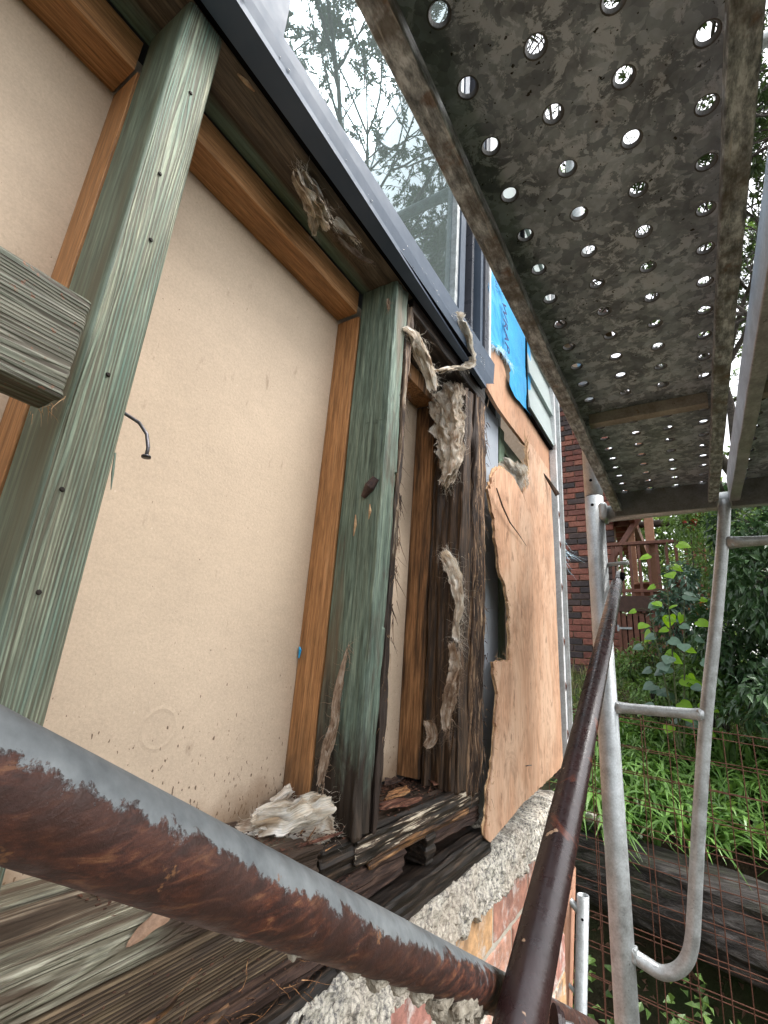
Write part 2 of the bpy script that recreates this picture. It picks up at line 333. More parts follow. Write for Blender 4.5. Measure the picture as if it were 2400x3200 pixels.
def brick_mat(name, cols, white=.0, smear=(.55, .52, .48)):
    g = G(name, .85, 0, .3); v = g.co(); r = g.oi.outputs['Random']
    c = g.ramp(r, [(i / len(cols), c_) for i, c_ in enumerate(cols)], 'CONSTANT')
    c = g.mix(1., c, g.ramp(g.noise(v, 40, 5, .65), [(.25, .55), (.75, 1.45)]), 'MULTIPLY')
    if white: c = g.mix(g.ramp(g.noise(v, 16, 6, .75, .5), [(.60 - white, 0.), (.72 - white, .8)]), c, smear)
    c = g.mix(g.ramp(g.noise(v, 12, 4, .6), [(.55, 0.), (.7, .6)]), c, (.06, .05, .055))
    g.set('Base Color', c); g.bump(g.noise(v, 130, 5, .7), .8, .002); return g.m
M['brick_near'] = brick_mat('near_brick', [(.44, .22, .16), (.27, .19, .18), (.55, .33, .17), (.42, .20, .16), (.24, .20, .20), (.52, .28, .20), (.38, .27, .24)], .10, (.66, .62, .58))
M['brick_far'] = brick_mat('far_brick', [(.26, .10, .078), (.075, .060, .060), (.30, .12, .09), (.22, .085, .068), (.10, .072, .068), (.31, .13, .095), (.07, .058, .060), (.20, .085, .07)])
M['mortar_far'] = simple('far_mortar', (.34, .25, .18), (.44, .34, .26), 20, .9, .3)
M['stainwood'] = simple('red_brown_stained_timber', (.12, .045, .030), (.21, .085, .055), 25, .5, .3)
M['stainwood_dark'] = simple('dark_stained_timber', (.05, .024, .018), (.09, .045, .032), 25, .6, .3)
M['post_pale'] = simple('pale_timber_post', (.30, .14, .08), (.40, .21, .13), 20, .6, .2)  # paler brown timber, shared by deck posts and brown stored tubes
M['roofsheet'] = simple('underside_boards', (.10, .045, .03), (.16, .075, .05), 10, .7, .3)
M['rustwire'] = simple('rusty_wire', (.07, .028, .018), (.15, .06, .035), 80, .8, .4)
def log_mat():
    g = G('old_grey_log', .7, 0, .35); st = g.co((.12, 1, 1), False, ); v = g.co(rnd=False)
    f = g.noise(st, 34, 6, .7, .6)
    c = g.ramp(f, [(.34, (.009, .008, .007)), (.50, (.045, .038, .034)), (.64, (.12, .108, .10)), (.80, (.24, .225, .21))])
    c = g.mix(g.ramp(g.noise(v, 5, 4, .6), [(.5, 0.), (.68, .6)]), c, (.06, .07, .03))
    g.set('Base Color', c); g.bump(f, 1., .02); return g.m
M['log'] = log_mat()
def soil():
    g = G('soil_and_litter', .95, 0, .15); v = g.co(rnd=False)
    c = g.ramp(g.noise(v, 9, 6, .7), [(.3, (.022, .016, .011)), (.55, (.055, .038, .026)), (.75, (.12, .085, .055))])
    c = g.mix(g.ramp(g.noise(v, 1.5, 5, .6), [(.45, 0.), (.6, .8)]), c, (.035, .06, .02))
    g.set('Base Color', c); g.bump(g.noise(v, 30, 6, .7), 1., .03); return g.m
M['soil'] = soil()
M['litter'] = simple('brown_dead_leaf', (.075, .04, .025), (.20, .115, .07), 30, .7, .2)
M['deadleaf'] = simple('dry_fallen_leaf', (.15, .085, .055), (.36, .23, .15), 110, .65, .5)
M['bark'] = simple('tree_bark', (.035, .028, .024), (.11, .095, .08), 30, .9, .8, .2, 60, .01)
M['stem'] = simple('green_stem', (.06, .08, .03), (.12, .13, .06), 30, .7)
M['terracotta'] = simple('terracotta_pot', (.24, .10, .06), (.34, .16, .09), 20, .7)
M['shell'] = simple('pale_snail_shell', (.40, .36, .31), (.62, .58, .52), 60, .5)
M['moss'] = simple('mossy_mortar_lumps', (.16, .135, .10), (.42, .38, .31), 150, .9, .9)
M['red_leaf'] = simple('red_flower', (.30, .02, .02), (.45, .05, .03), 30, .6)
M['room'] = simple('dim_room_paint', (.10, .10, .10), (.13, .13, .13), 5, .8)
def leaf_mat(name, a, b, tr=(.12, .22, .03), rough=.4, trf=.3, sc=3.):
    g = G(name, rough, 0, .5)
    geo = g.n('ShaderNodeNewGeometry')
    rr = geo.outputs['Random Per Island']
    c = g.ramp(rr, [(0., a), (1., b)])
    c = g.mix(1., c, g.ramp(g.noise(geo.outputs['Position'], sc, 3, .6), [(.3, .6), (.7, 1.3)]), 'MULTIPLY')
    g.set('Base Color', c)
    t = g.n('ShaderNodeBsdfTranslucent'); g.link(g.mix(.5, c, tr), t.inputs[0])
    mx = g.n('ShaderNodeMixShader'); mx.inputs[0].default_value = trf
    g.t.links.new(g.p.outputs[0], mx.inputs[1]); g.t.links.new(t.outputs[0], mx.inputs[2]); g.t.links.new(mx.outputs[0], g.out.inputs[0])
    return g.m
M['strap'] = leaf_mat('strap_leaf', (.05, .12, .022), (.22, .40, .10), (.26, .45, .06), .28, .3)
M['dark_leaf'] = leaf_mat('dark_glossy_leaf', (.036, .080, .036), (.095, .175, .07), (.09, .2, .04), .3, .15)
M['mid_leaf'] = leaf_mat('mid_green_leaf', (.07, .14, .035), (.17, .28, .075), (.25, .4, .05), .4, .3)
M['lime_leaf'] = leaf_mat('lime_young_leaf', (.20, .42, .02), (.34, .60, .04), (.5, .85, .02), .4, .5)
M['blue_leaf'] = leaf_mat('blue_green_leaf', (.07, .14, .10), (.14, .23, .16), (.1, .2, .05), .35, .15)
M['tree_leaf'] = leaf_mat('tree_leaf', (.03, .055, .02), (.075, .12, .035), (.06, .10, .02), .45, .2)
M['far_leaf'] = leaf_mat('far_leaf', (.07, .13, .045), (.20, .30, .11), (.3, .42, .08), .5, .45, .8)
M['orange_leaf'] = leaf_mat('orange_autumn_leaf', (.42, .15, .02), (.60, .28, .05), (.7, .3, .03), .5, .3)
M['grass'] = leaf_mat('pale_grass_blade', (.10, .14, .04), (.30, .28, .12), (.2, .25, .05), .5, .3)
def wool_mat(name, a, b, c3):
    g = G(name, .95, 0, .1)
    at = g.n('ShaderNodeAttribute', {'attribute_name': 'fib'}).outputs['Vector']
    def mp(sc): 
        q = g.n('ShaderNodeMapping'); g.link(at, q.inputs['Vector']); q.inputs['Scale'].default_value = sc; return q.outputs[0]
    f1 = g.noise(mp((22, 160, 7)), 1, 6, .65, .9); f2 = g.noise(mp((60, 700, 7)), 1, 4, .6, .6); big = g.noise(mp((38, 45, 3)), 1, 4, .6, .4)
    c = g.ramp(g.math('ADD', g.math('MULTIPLY', big, .65), g.math('MULTIPLY', f1, .35)), [(.38, a), (.50, b), (.60, c3)])
    c = g.mix(.8, c, g.mix(1., c, g.ramp(f2, [(.3, .55), (.7, 1.3)]), 'MULTIPLY'))
    g.set('Base Color', c); g.bump(g.math('ADD', f1, g.math('MULTIPLY', f2, .5)), .8, .002)
    t = g.n('ShaderNodeBsdfTranslucent'); g.link(c, t.inputs[0]); mx = g.n('ShaderNodeMixShader'); mx.inputs[0].default_value = .3
    g.t.links.new(g.p.outputs[0], mx.inputs[1]); g.t.links.new(t.outputs[0], mx.inputs[2])
    ed = g.sep(g.n('ShaderNodeAttribute', {'attribute_name': 'edge'}).outputs['Vector'])[0]
    al = g.math('ADD', g.math('ADD', f1, g.math('MULTIPLY_ADD', f2, .8, -.4)), g.math('MULTIPLY_ADD', ed, .9, -.42))
    al = g.ramp(al, [(.43, 0.), (.56, 1.)])
    tp = g.n('ShaderNodeBsdfTransparent'); m2 = g.n('ShaderNodeMixShader'); g.link(al, m2.inputs[0])
    g.t.links.new(tp.outputs[0], m2.inputs[1]); g.t.links.new(mx.outputs[0], m2.inputs[2]); g.t.links.new(m2.outputs[0], g.out.inputs[0])
    return g.m
M['wool'] = wool_mat('dirty_glasswool', (.38, .27, .19), (.76, .67, .56), (.90, .87, .81))
M['wool_pale'] = wool_mat('pale_glasswool', (.50, .38, .26), (.76, .70, .60), (.86, .84, .80))
M['wool_brown'] = wool_mat('brown_glasswool', (.20, .12, .075), (.46, .34, .25), (.74, .65, .55))
M['fibre_pale'] = simple('pale_fibre', (.55, .47, .37), (.80, .75, .67), 60, .9, 0)
M['fibre_brown'] = simple('brown_fibre', (.20, .12, .075), (.45, .33, .24), 60, .9, 0)
def glass_mat():
    g = G('window_glass', .02, 0, .5)
    gl = g.n('ShaderNodeBsdfGlossy'); gl.inputs['Roughness'].default_value = .004; gl.inputs['Color'].default_value = (.185, .22, .24, 1)
    tr = g.n('ShaderNodeBsdfTransparent'); tr.inputs['Color'].default_value = (.8, .86, .86, 1)
    lw = g.n('ShaderNodeLayerWeight'); lw.inputs['Blend'].default_value = .5
    f = g.ramp(lw.outputs['Facing'], [(0., .18), (.6, .55), (1., .95)])
    mx = g.n('ShaderNodeMixShader'); g.link(f, mx.inputs[0]); g.t.links.new(tr.outputs[0], mx.inputs[1]); g.t.links.new(gl.outputs[0], mx.inputs[2])
    dust = g.n('ShaderNodeBsdfDiffuse'); g.link((.55, .65, .62), dust.inputs[0]); mx2 = g.n('ShaderNodeMixShader'); mx2.inputs[0].default_value = .10
    g.t.links.new(mx.outputs[0], mx2.inputs[1]); g.t.links.new(dust.outputs[0], mx2.inputs[2])
    g.t.links.new(mx2.outputs[0], g.out.inputs[0]); return g.m
M['glass'] = glass_mat()
g = G('rain_droplet', .03, 0, .6); g.set('Base Color', (.9, .95, 1.)); g.set('Transmission Weight', .85); g.set('IOR', 1.33); M['drop'] = g.m

# ------------------------------------------------------------------ mesh helpers
class MB:
    def __init__(s): s.v = []; s.f = []
    def add(s, v, f):
        k = len(s.v); s.v.extend([tuple(map(float, p)) for p in v]); s.f.extend([tuple(i + k for i in q) for q in f]); return s
    def box(s, lo, hi):
        x0, y0, z0 = lo; x1, y1, z1 = hi
        return s.add([(x0, y0, z0), (x1, y0, z0), (x1, y1, z0), (x0, y1, z0), (x0, y0, z1), (x1, y0, z1), (x1, y1, z1), (x0, y1, z1)],
                     [(0, 3, 2, 1), (4, 5, 6, 7), (0, 1, 5, 4), (1, 2, 6, 5), (2, 3, 7, 6), (3, 0, 4, 7)])
    def path(s, pts, rad, seg=10, caps=True, flat=None):
        pts = [Vector(p) for p in pts]; n = len(pts)
        if not hasattr(rad, '__len__'): rad = [rad] * n
        t0 = (pts[1] - pts[0]).normalized(); u = t0.orthogonal().normalized(); V = []; F = []
        for i, p in enumerate(pts):
            t = ((pts[min(i + 1, n - 1)] - pts[max(i - 1, 0)])).normalized()
            u = (u - t * u.dot(t)).normalized(); w_ = t.cross(u)
            for j in range(seg):
                a = 2 * PI * j / seg; V.append(p + (u * math.cos(a) + w_ * math.sin(a)) * rad[i])
        for i in range(n - 1):
            for j in range(seg):
                a = i * seg + j; b = i * seg + (j + 1) % seg; F.append((a, b, b + seg, a + seg))
        if caps: F.append(tuple(range(seg - 1, -1, -1))); F.append(tuple(range((n - 1) * seg, n * seg)))
        return s.add(V, F)

def mesh(name, mb, mat, smooth=False):
    me = bpy.data.meshes.new(name); me.from_pydata(mb.v, [], mb.f); me.materials.append(mat)
    if smooth: me.polygons.foreach_set('use_smooth', [True] * len(me.polygons))
    me.update(); return me
def tag(o, label=None, cat=None, group=None, kind=None):
    if label: o['label'] = label
    if cat: o['category'] = cat
    if group: o['group'] = group
    if kind: o['kind'] = kind
    return o
def thing(name, label, cat, loc, group=None):
    o = bpy.data.objects.new(name, None); o.empty_display_size = .05; COL.objects.link(o); o.location = loc
    return tag(o, label, cat, group)
def shift(mb, d): mb.v = [(a - d[0], b - d[1], c - d[2]) for a, b, c in mb.v]; return mb
def part(name, mb, mat, parent, label=None, kind=None, smooth=False):
    l = Vector(parent.location); q = parent.parent
    while q: l += Vector(q.location); q = q.parent
    o = bpy.data.objects.new(name, mesh(name, shift(mb, l), mat, smooth)); COL.objects.link(o); o.parent = parent
    return tag(o, label, None, None, kind)
def solo(name, mb, mat, label, cat, group=None, smooth=False, kind=None, loc=None):
    if loc is None:
        a = np.array(mb.v); loc = (a.min(0) + a.max(0)) / 2; loc[2] = a[:, 2].min()
    o = bpy.data.objects.new(name, mesh(name, shift(mb, loc), mat, smooth)); COL.objects.link(o); o.location = loc
    return tag(o, label, cat, group, kind)
def inst(name, me, parent, loc, rot=(0, 0, 0), sc=(1, 1, 1)):
    o = bpy.data.objects.new(name, me); COL.objects.link(o)
    if parent: o.parent = parent; loc = Vector(loc) - Vector(parent.location)
    o.location = loc; o.rotation_euler = rot; o.scale = sc; return o

def nz(p, s, ax=None, st=.1):
    q = [p[0] * s, p[1] * s, p[2] * s]
    if ax is not None: q[ax] *= st
    return noise.noise(Vector(q))
def rbox(lo, hi, res=(8, 8, 8), r=.002, disp=None):
    """closed box grid with rounded edges, displaced by disp(point, normal)"""
    mb = MB(); idx = {}
    def ax(a, b, n):
        L = [a + (b - a) * i / n for i in range(n + 1)]
        for e in (a + r * .35, a + r, b - r, b - r * .35): L.append(e)
        return sorted(set(round(q, 6) for q in L))
    A = [ax(lo[i], hi[i], res[i]) for i in range(3)]
    il = [lo[i] + r for i in range(3)]; ih = [hi[i] - r for i in range(3)]
    def vid(p):
        if p not in idx:
            q = [min(max(p[i], il[i]), ih[i]) for i in range(3)]
            d = Vector([p[i] - q[i] for i in range(3)]); nn = d.normalized() if d.length > 1e-9 else Vector((0, 0, 1))
            P = Vector(q) + nn * r
            if disp: P = disp(P, nn)
            idx[p] = len(mb.v); mb.v.append(tuple(P))
        return idx[p]
    for a in range(3):
        b, c = (a + 1) % 3, (a + 2) % 3
        for side, val in ((0, A[a][0]), (1, A[a][-1])):
            for i in range(len(A[b]) - 1):
                for j in range(len(A[c]) - 1):
                    q = []
                    for (ii, jj) in ((i, j), (i + 1, j), (i + 1, j + 1), (i, j + 1)):
                        p = [0, 0, 0]; p[a] = val; p[b] = A[b][ii]; p[c] = A[c][jj]; q.append(vid(tuple(p)))
                    mb.f.append(tuple(q) if side else tuple(reversed(q)))
    return mb
def rotter(ax, amp, sc=90, st=.06, fine=.4, ragged=0.):
    def d(p, n):
        a = nz(p, sc, ax, st) + fine * nz(p, sc * 3, ax, st * 1.5) + .6 * nz(p, sc * .25, ax, .5)
        a = a if a < 0 else a * .5
        return p + n * amp * a * 2
    return d
def fibres(mb, base, direction, n, length, width, spread, curl=.4, jit=(0.01, 0.01, 0.01), seg=4):
    for _ in range(n):
        p = Vector(base) + Vector([random.gauss(0, 1) * j for j in jit])
        d = (Vector(direction) + Vector([random.gauss(0, spread) for _ in range(3)])).normalized()
        L = length * random.uniform(.4, 1.3) / seg; pts = [p.copy()]
        for k in range(seg):
            d = (d + Vector([random.gauss(0, curl) for _ in range(3)]) * .6).normalized(); p = p + d * L; pts.append(p.copy())
        s_ = d.orthogonal().normalized() * width * .5
        V = []; F = []
        for i, q in enumerate(pts):
            k = (1 - i / (seg + .5)); V += [q - s_ * k, q + s_ * k]
        for i in range(seg): F.append((2 * i, 2 * i + 1, 2 * i + 3, 2 * i + 2))
        mb.add(V, F)
    return mb

# ================================================================== SETTING
def hgt(x, y):
    z = -1.45
    t = min(max((y - 2.75) / .25, 0), 1); z += .72 * t * t * (3 - 2 * t)
    if y > 3: z += (min(y, 7.2) - 3) * .20
    if y > 7.2: z += .02 * (y - 7.2)
    if x > 2: z += min((x - 2) * .12, 1.5)
    return z
mb = MB(); xs = [-120, -60, -25, -10, -5, -3] + [-2 + .25 * i for i in range(29)] + [6, 7, 9, 12, 18, 30, 60, 120]
ys = [-120, -60, -20, -8, -3, -1, 0, 1, 2] + [2.5 + .12 * i for i in range(48)] + [9, 10, 12, 15, 20, 30, 60, 150, 250]
for x in xs:
    for y in ys:
        mb.v.append((x, y, hgt(x, y) + .035 * nz((x, y, 0), 2.5) + .02 * nz((x, y, 0), 9)))
for i in range(len(xs) - 1):
    for j in range(len(ys) - 1):
        a = i * len(ys) + j; mb.f.append((a, a + len(ys), a + len(ys) + 1, a + 1))
solo('ground', mb, M['soil'], 'dark soil bank under the garden plants', None, smooth=True, kind='structure', loc=(0, 0, 0))

# --- lining board
solo('lining_board', rbox((-.533, -.9, -.215), (-.52, .915, .70), (1, 60, 30), .001), M['board'], 'beige paper faced lining board seen between the wall studs', 'wall board', loc=(0, 0, 0))
# object origin stays at zero so the ring mark sits where it is
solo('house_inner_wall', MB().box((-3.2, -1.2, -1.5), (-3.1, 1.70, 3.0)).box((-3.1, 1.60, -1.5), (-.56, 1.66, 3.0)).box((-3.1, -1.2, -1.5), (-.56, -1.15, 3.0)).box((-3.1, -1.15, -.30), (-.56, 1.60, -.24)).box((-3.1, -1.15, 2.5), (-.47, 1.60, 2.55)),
     M['room'], 'dim room behind the window above the opened wall', 'room')

# --- studs
GRP = 'upright timbers of the opened wall'
def stud1():
    t = thing('wall_stud', 'green treated upright stud with ribbed face and rounded edges, left of the bent nail', 'stud', (-.430, .165, -.215))
    def d(p, n): return p + n * (.0006 * nz(p, 40, 2, .1)) + Vector((0, 0, 0))
    body = rbox((-.466, .142, -.215), (-.391, .1875, .668), (6, 6, 40), .0055, d)
    part('side_faces', body, M['green_side'], t)
    # ribbed front skin with waney edges
    mb = MB(); ny, nzz = 34, 90
    for i in range(ny + 1):
        for j in range(nzz + 1):
            u = i / ny; y = .1428 + u * .0440; z = -.214 + j / nzz * .8815
            e = min(u, 1 - u); x = -.3902 - (.0045 * max(0, 1 - e / .10) ** 2) + .0005 * math.sin(y * 2 * PI / .0028 + 2 * nz((0, y, z), 12, 2, .3))
            y += .0012 * nz((1, u * 3, z), 10); mb.v.append((x, y, z))
    for i in range(ny):
        for j in range(nzz): a = i * (nzz + 1) + j; mb.f.append((a, a + nzz + 1, a + nzz + 2, a + 1))
    part('ribbed_face', mb, M['green_rib'], t, smooth=True)
    nh = simple('nail_hole_dark', (.012, .01, .008), (.03, .02, .015), 90, .8)
    for (y, z) in ((.170, .565), (.163, .44), (.171, .365), (.167, .215), (.158, .108), (.162, .03)):
        part('nail_hole', MB().path([(-.3898, y - .003, z * .98), (-.3885, y - .003, z * .98)], [.0021, .0014], 8), nh, t)
    # loose splinter on the right edge
    part('splinter', MB().path([(-.393, .1870, .15), (-.392, .1885, .132), (-.391, .1900, .118)], [.0008, .0012, .0003], 4), M['green_side'], t)
    return t
stud1()
mb = MB().path([(-.440, .190, .213), (-.432, .205, .205), (-.420, .214, .197), (-.412, .219, .186), (-.407, .2205, .172), (-.406, .220, .163)], .0017, 8)
mb.path([(-.4062, .2202, .1632), (-.406, .2202, .1618)], .0042, 12)
solo('bent_nail', mb, M['nail'], 'bent nail sticking out of the right edge of the green ribbed stud', 'nail', smooth=True)

def stud2():
    t = thing('wall_stud', 'half rotten green stud in the middle of the wall with a decayed black foot', 'stud', (-.432, .615, -.06 + .28))
    def d(p, n):
        low = max(0, (.0 - p.z) / .25) if p.z < 0 else 0
        fr = max(0, (p.x + .405) / .015); fr = min(fr, 1)
        k = .0006 + .0030 * min(low, 1) + .0022 * fr
        a = nz(p, 90, 2, .06) + .5 * nz(p, 260, 2, .08)
        P = p + n * k * a * 1.6
        if p.x > -.41 and p.y > .62 and .05 < p.z < .30: P.x -= .006 * max(0, nz(p, 18, 2, .5) + .3)
        return P
    part('timber', rbox((-.468, .588, -.219), (-.391, .628, .6668), (14, 8, 230), .002, d), M['stud2'], t)
    def d2(p, n):
        a = nz(p, 120, 2, .05) + .5 * nz(p, 300, 2, .08)
        P = p + n * (.0052 * a * 1.5 - .006 * max(0, nz(p, 70, 2, .05) - .1))
        P.y += .004 * nz((0, 0, p.z), 22) * (1 if p.y > .64 else 0)
        return P
    part('loose_layer', rbox((-.412, .6285, -.221), (-.389, .644, .645), (6, 5, 300), .002, d2), M['stud2_front'], t, 'brown split outer layer')
    mb = MB()
    for z in np.linspace(-.1, .6, 26): fibres(mb, (-.388, .636, z), (0, .15, -1), 3, .03, .0009, .25, .15, (.001, .006, .01))
    for z in (.27, .2, .13, .07): fibres(mb, (-.392, .648, z), (.1, .25, -1), 7, .035, .0016, .2, .1, (.001, .002, .01))
    part('splinters', mb, M['rot'], t, kind='stuff')
    kn = MB().path([(-.424, .5868, .248), (-.412, .5866, .264), (-.402, .5868, .278)], [.004, .0095, .006], 14)
    part('knot', kn, simple('purple_knot', (.03, .018, .02), (.09, .05, .04), 90, .6, .9), t)
    for (x, z, L) in ((-.436, .22, .035), (-.410, .235, .025)):
        part('torn_patch', MB().path([(x, .5876, z), (x + .002, .587, z - L * .5), (x, .5876, z - L)], [.0008, .0024, .0005], 5), M['torn_edge'], t)
    txt = text_mesh('12', .010, M['ink2']); o = inst('printed_number', txt, t, (-.418, .5868, .377), (PI / 2, 0, 0))
    for (x0, x1) in ((-.432, -.424), (-.405, -.396)):
        part('printed_tick', MB().box((x0, .5867, .3815), (x1, .587, .3820)), M['ink2'], t)
    return t
def text_mesh(s, size, mat, shear=0.):
    c = bpy.data.curves.new('text', 'FONT'); c.body = s; c.size = size; c.extrude = size * .01; c.shear = shear; c.space_character = 1.1
    o = bpy.data.objects.new('text', c); COL.objects.link(o)
    me = bpy.data.meshes.new_from_object(o); bpy.data.objects.remove(o); me.materials.clear(); me.materials.append(mat); return me
stud2()

def stud3():
    t = thing('jamb_stud', 'crumbling dark rotten double stud under the end of the window sill', 'stud', (-.43, .96, -.22))
    def d(p, n):
        a = nz(p, 95, 2, .05) + .5 * nz(p, 260, 2, .07)
        hole = max(0, nz(p, 28, 2, .35) - .28)
        return p + n * (.0045 * a * 1.5 - .02 * hole) + Vector((0, 0, 0))
    part('inner_stud', rbox((-.468, .918, -.222), (-.394, .958, .635), (16, 9, 260), .003, d), M['rot_dark'], t)
    def d2(p, n):
        a = nz(p, 110, 2, .045) + .6 * nz(p, 240, 2, .06); gap = max(0, nz(p, 30, 2, .25) - .22)
        P = p + n * (.0050 * a * 1.5 - .018 * gap)
        if p.y > 1.02: P.y += .007 * nz((0, 0, p.z), 30)
        return P
    part('outer_stud', rbox((-.425, .962, -.235), (-.386, 1.030, .640), (8, 16, 300), .003, d2), M['rot'], t)
    mb = MB()
    for z in np.linspace(-.2, .62, 40): fibres(mb, (-.383, .985, z), (0.05, 0, -1), 5, .05, .0014, .12, .12, (.002, .022, .02))
    for z in np.linspace(-.15, .6, 14): fibres(mb, (-.384, 1.028, z), (.15, .6, -.6), 4, .016, .0022, .4, .3, (.002, .003, .01))
    part('splinters', mb, M['rot'], t, kind='stuff')
stud3()

# --- battens behind the studs
BG = 'orange pine packing battens fixed behind the studs'
def batten(lo, hi, mat, label): solo('packing_batten', rbox(lo, hi, (3, 6, 20), .0008), M[mat], label, 'batten', BG)
batten((-.5195, .142, -.21), (-.4705, .188, .619), 'pine', 'upright orange pine batten behind the green ribbed stud')
batten((-.5195, .586, -.21), (-.4705, .634, .614), 'pine', 'upright orange pine batten beside the half rotten green stud')
batten((-.5195, .914, -.21), (-.4705, .958, .600), 'pine_dirty', 'water stained pine batten beside the crumbling jamb stud')
batten((-.5195, -.9, .62), (-.4735, .140, .6665), 'pine_y', 'top pine batten left of the green ribbed stud')
batten((-.5195, .190, .62), (-.4735, .584, .6665), 'pine_y', 'top pine batten between the green ribbed stud and the half rotten stud')
batten((-.5195, .636, .60), (-.4705, .912, .6395), 'pine_dirty', 'dark stained top batten in the narrow rotten bay')
# --- header
def dh(p, n): return p + n * .0012 * (nz(p, 60, 1, .06) + .5 * nz(p, 200, 1, .08))
hb = thing('header_beam', 'long dark wet header timber under the window sill', 'beam', (-.43, .45, .66))
part('timber', rbox((-.473, -.9, .6675), (-.3895, .645, .755), (14, 150, 8), .002, dh), M['header'], hb)
def dh2(p, n): return p + n * .004 * (nz(p, 80, 1, .06) + .5 * nz(p, 240, 1, .08))
part('rotten_end', rbox((-.475, .6455, .640), (-.388, 1.03, .735), (12, 80, 8), .002, dh2), M['rot_y'], hb, 'black rotten end over the narrow bay')
part('sill_shade_strip', MB().box((-.3890, -.9, .6670), (-.3560, .86, .6688)).box((-.3890, -.9, .6689), (-.385, 1.0, .72)), M['black'], hb)  # black strips paint the deep shade on the sill underside
part('bare_chip', MB().path([(-.400, .216, .667), (-.397, .228, .6665), (-.396, .240, .667)], [.0012, .0032, .001], 7), M['torn_edge'], hb)
# --- nogging
def dn(p, n): return p + n * .0012 * (nz(p, 110, 1, .08) + .6 * nz(p, 300, 1, .1))
o = solo('nogging', rbox((-.3985, -.5, .161), (-.361, .128, .244), (7, 90, 26), .0025, dn), M['green_y'], 'short weathered ribbed timber nailed across the left edge of the green stud', 'timber')
part('nail_hole', MB().path([(-.3612, .045, .213), (-.3604, .045, .213)], [.0015, .0012], 7), M['black'], o)
mb = MB(); fibres(mb, (-.385, .128, .161), (.2, .3, -1), 14, .012, .0006, .3, .3, (.012, .001, .001)); part('splinters', mb, M['torn_edge'], o, kind='stuff')

# --- bottom plates
t = thing('bottom_plate', 'weathered pale green bottom plate under the beige board, broken at its far end', 'timber', (-.45, .2, -.25))
def dp(k, sc=90):
    def f(p, n):
        e = max(0, (p.y - .40) / .14)
        return p + n * k * (1 + 2 * min(e, 1)) * (nz(p, sc, 1, .05) + .6 * nz(p, sc * 2.7, 1, .07)) + Vector((0, 0, -.004 * min(e, 1)))
    return f
part('back_strip', rbox((-.520, -.5, -.250), (-.481, .500, -.2040), (9, 130, 6), .003, dp(.0014)), M['weather_y'], t)
part('brown_strip', rbox((-.4805, -.5, -.250), (-.424, .515, -.2075), (12, 130, 6), .004, dp(.0026)), M['mud_y'], t)
part('pale_board', rbox((-.4235, -.5, -.2395), (-.3895, .520, -.2050), (10, 150, 8), .004, dp(.0024)), M['weather_y'], t)
part('second_timber', rbox((-.515, -.5, -.296), (-.386, .50, -.2405), (10, 130, 14), .003, dp(.0022)), M['ribbed_brown_y'], t)
part('split_timber', rbox((-.510, -.5, -.330), (-.389, .56, -.2975), (8, 130, 10), .003, dp(.0035)), M['rot_brown_y'], t)
part('lower_timber', rbox((-.505, -.5, -.372), (-.383, .60, -.331), (8, 130, 10), .003, dp(.002)), M['rot_y'], t)
for (y0, y1, z0, z1) in ((.285, .36, -.292, -.262), (.21, .285, -.330, -.300), (.33, .40, -.335, -.305)):
    mb = MB(); n_ = 14
    for i in range(n_ + 1):
        u = i / n_; y = y0 + (y1 - y0) * u; zz = z0 + (z1 - z0) * u
        for k in (-1, 0, 1): mb.v.append((-.3850 + .003 * abs(k) * -1 + .0008 * nz((u, k, 0), 9), y + .003 * nz((u * 5, k, 1), 5), zz + k * .011 * math.sin(PI * (u * .9 + .05)) + .002 * nz((u * 9, k, 3), 3)))
    for i in range(n_):
        for k in range(2): a = i * 3 + k; mb.f.append((a, a + 3, a + 4, a + 1))
    part('fresh_split', mb, M['brown_split'], t)
mb = MB()
for y in np.linspace(.30, .52, 26): fibres(mb, (-.384, y, -.30 - .03 * random.random()), (.2, 1, .1), 4, .03, .0010, .4, .3, (.003, .01, .015))
for _ in range(16): fibres(mb, (-.40 - random.random() * .06, .53, -.225), (.3, 1, .3), 4, .035, .002, .35, .15, (.01, .004, .012))
part('splinters', mb, M['fresh_y'], t, kind='stuff')
for y in (.085, .205, .23): part('nail_hole', MB().path([(-.46, y * 1.0 + .1, -.2062), (-.46, y + .1, -.204)], [.003, .0015], 8), M['black'], t)

t = thing('rotten_plate', 'black rotten bottom plate with pale flaked edge below the narrow bay', 'timber', (-.45, .78, -.26))
def db(k, sc=90):
    k *= 1.35
    def f(p, n): return p + n * k * (nz(p, sc, 1, .05) + .6 * nz(p, sc * 2.7, 1, .07) + .5 * nz(p, 25, 1, .6))
    return f
part('top_timber', rbox((-.515, .532, -.2625), (-.398, 1.045, -.2195), (20, 100, 9), .005, db(.0034)), M['rot_y'], t)
part('flaked_edge', rbox((-.3985, .60, -.252), (-.3935, 1.03, -.224), (2, 110, 8), .002, db(.0020, 140)), M['rot_pale_y'], t, 'pale flaking edge')
part('brown_split', rbox((-.3990, .64, -.2635), (-.3945, .98, -.2515), (2, 90, 4), .0015, db(.0035, 120)), M['brown_split'], t)
part('crumbling_layer', rbox((-.515, .52, -.300), (-.401, .745, -.2635), (12, 60, 9), .004, db(.0055)), M['rot_brown_y'], t)
part('packing_block', rbox((-.500, .800, -.3045), (-.392, .832, -.262), (6, 5, 8), .002, db(.003)), M['rot_y'], t)
part('crumbling_layer', rbox((-.515, .833, -.285), (-.399, 1.045, -.263), (12, 50, 9), .004, db(.0060)), M['rot_brown_y'], t)
part('lower_timber', rbox((-.510, .562, -.3465), (-.380, 1.06, -.3055), (12, 100, 9), .004, db(.0030)), M['rot_y'], t)
mb = MB(); 
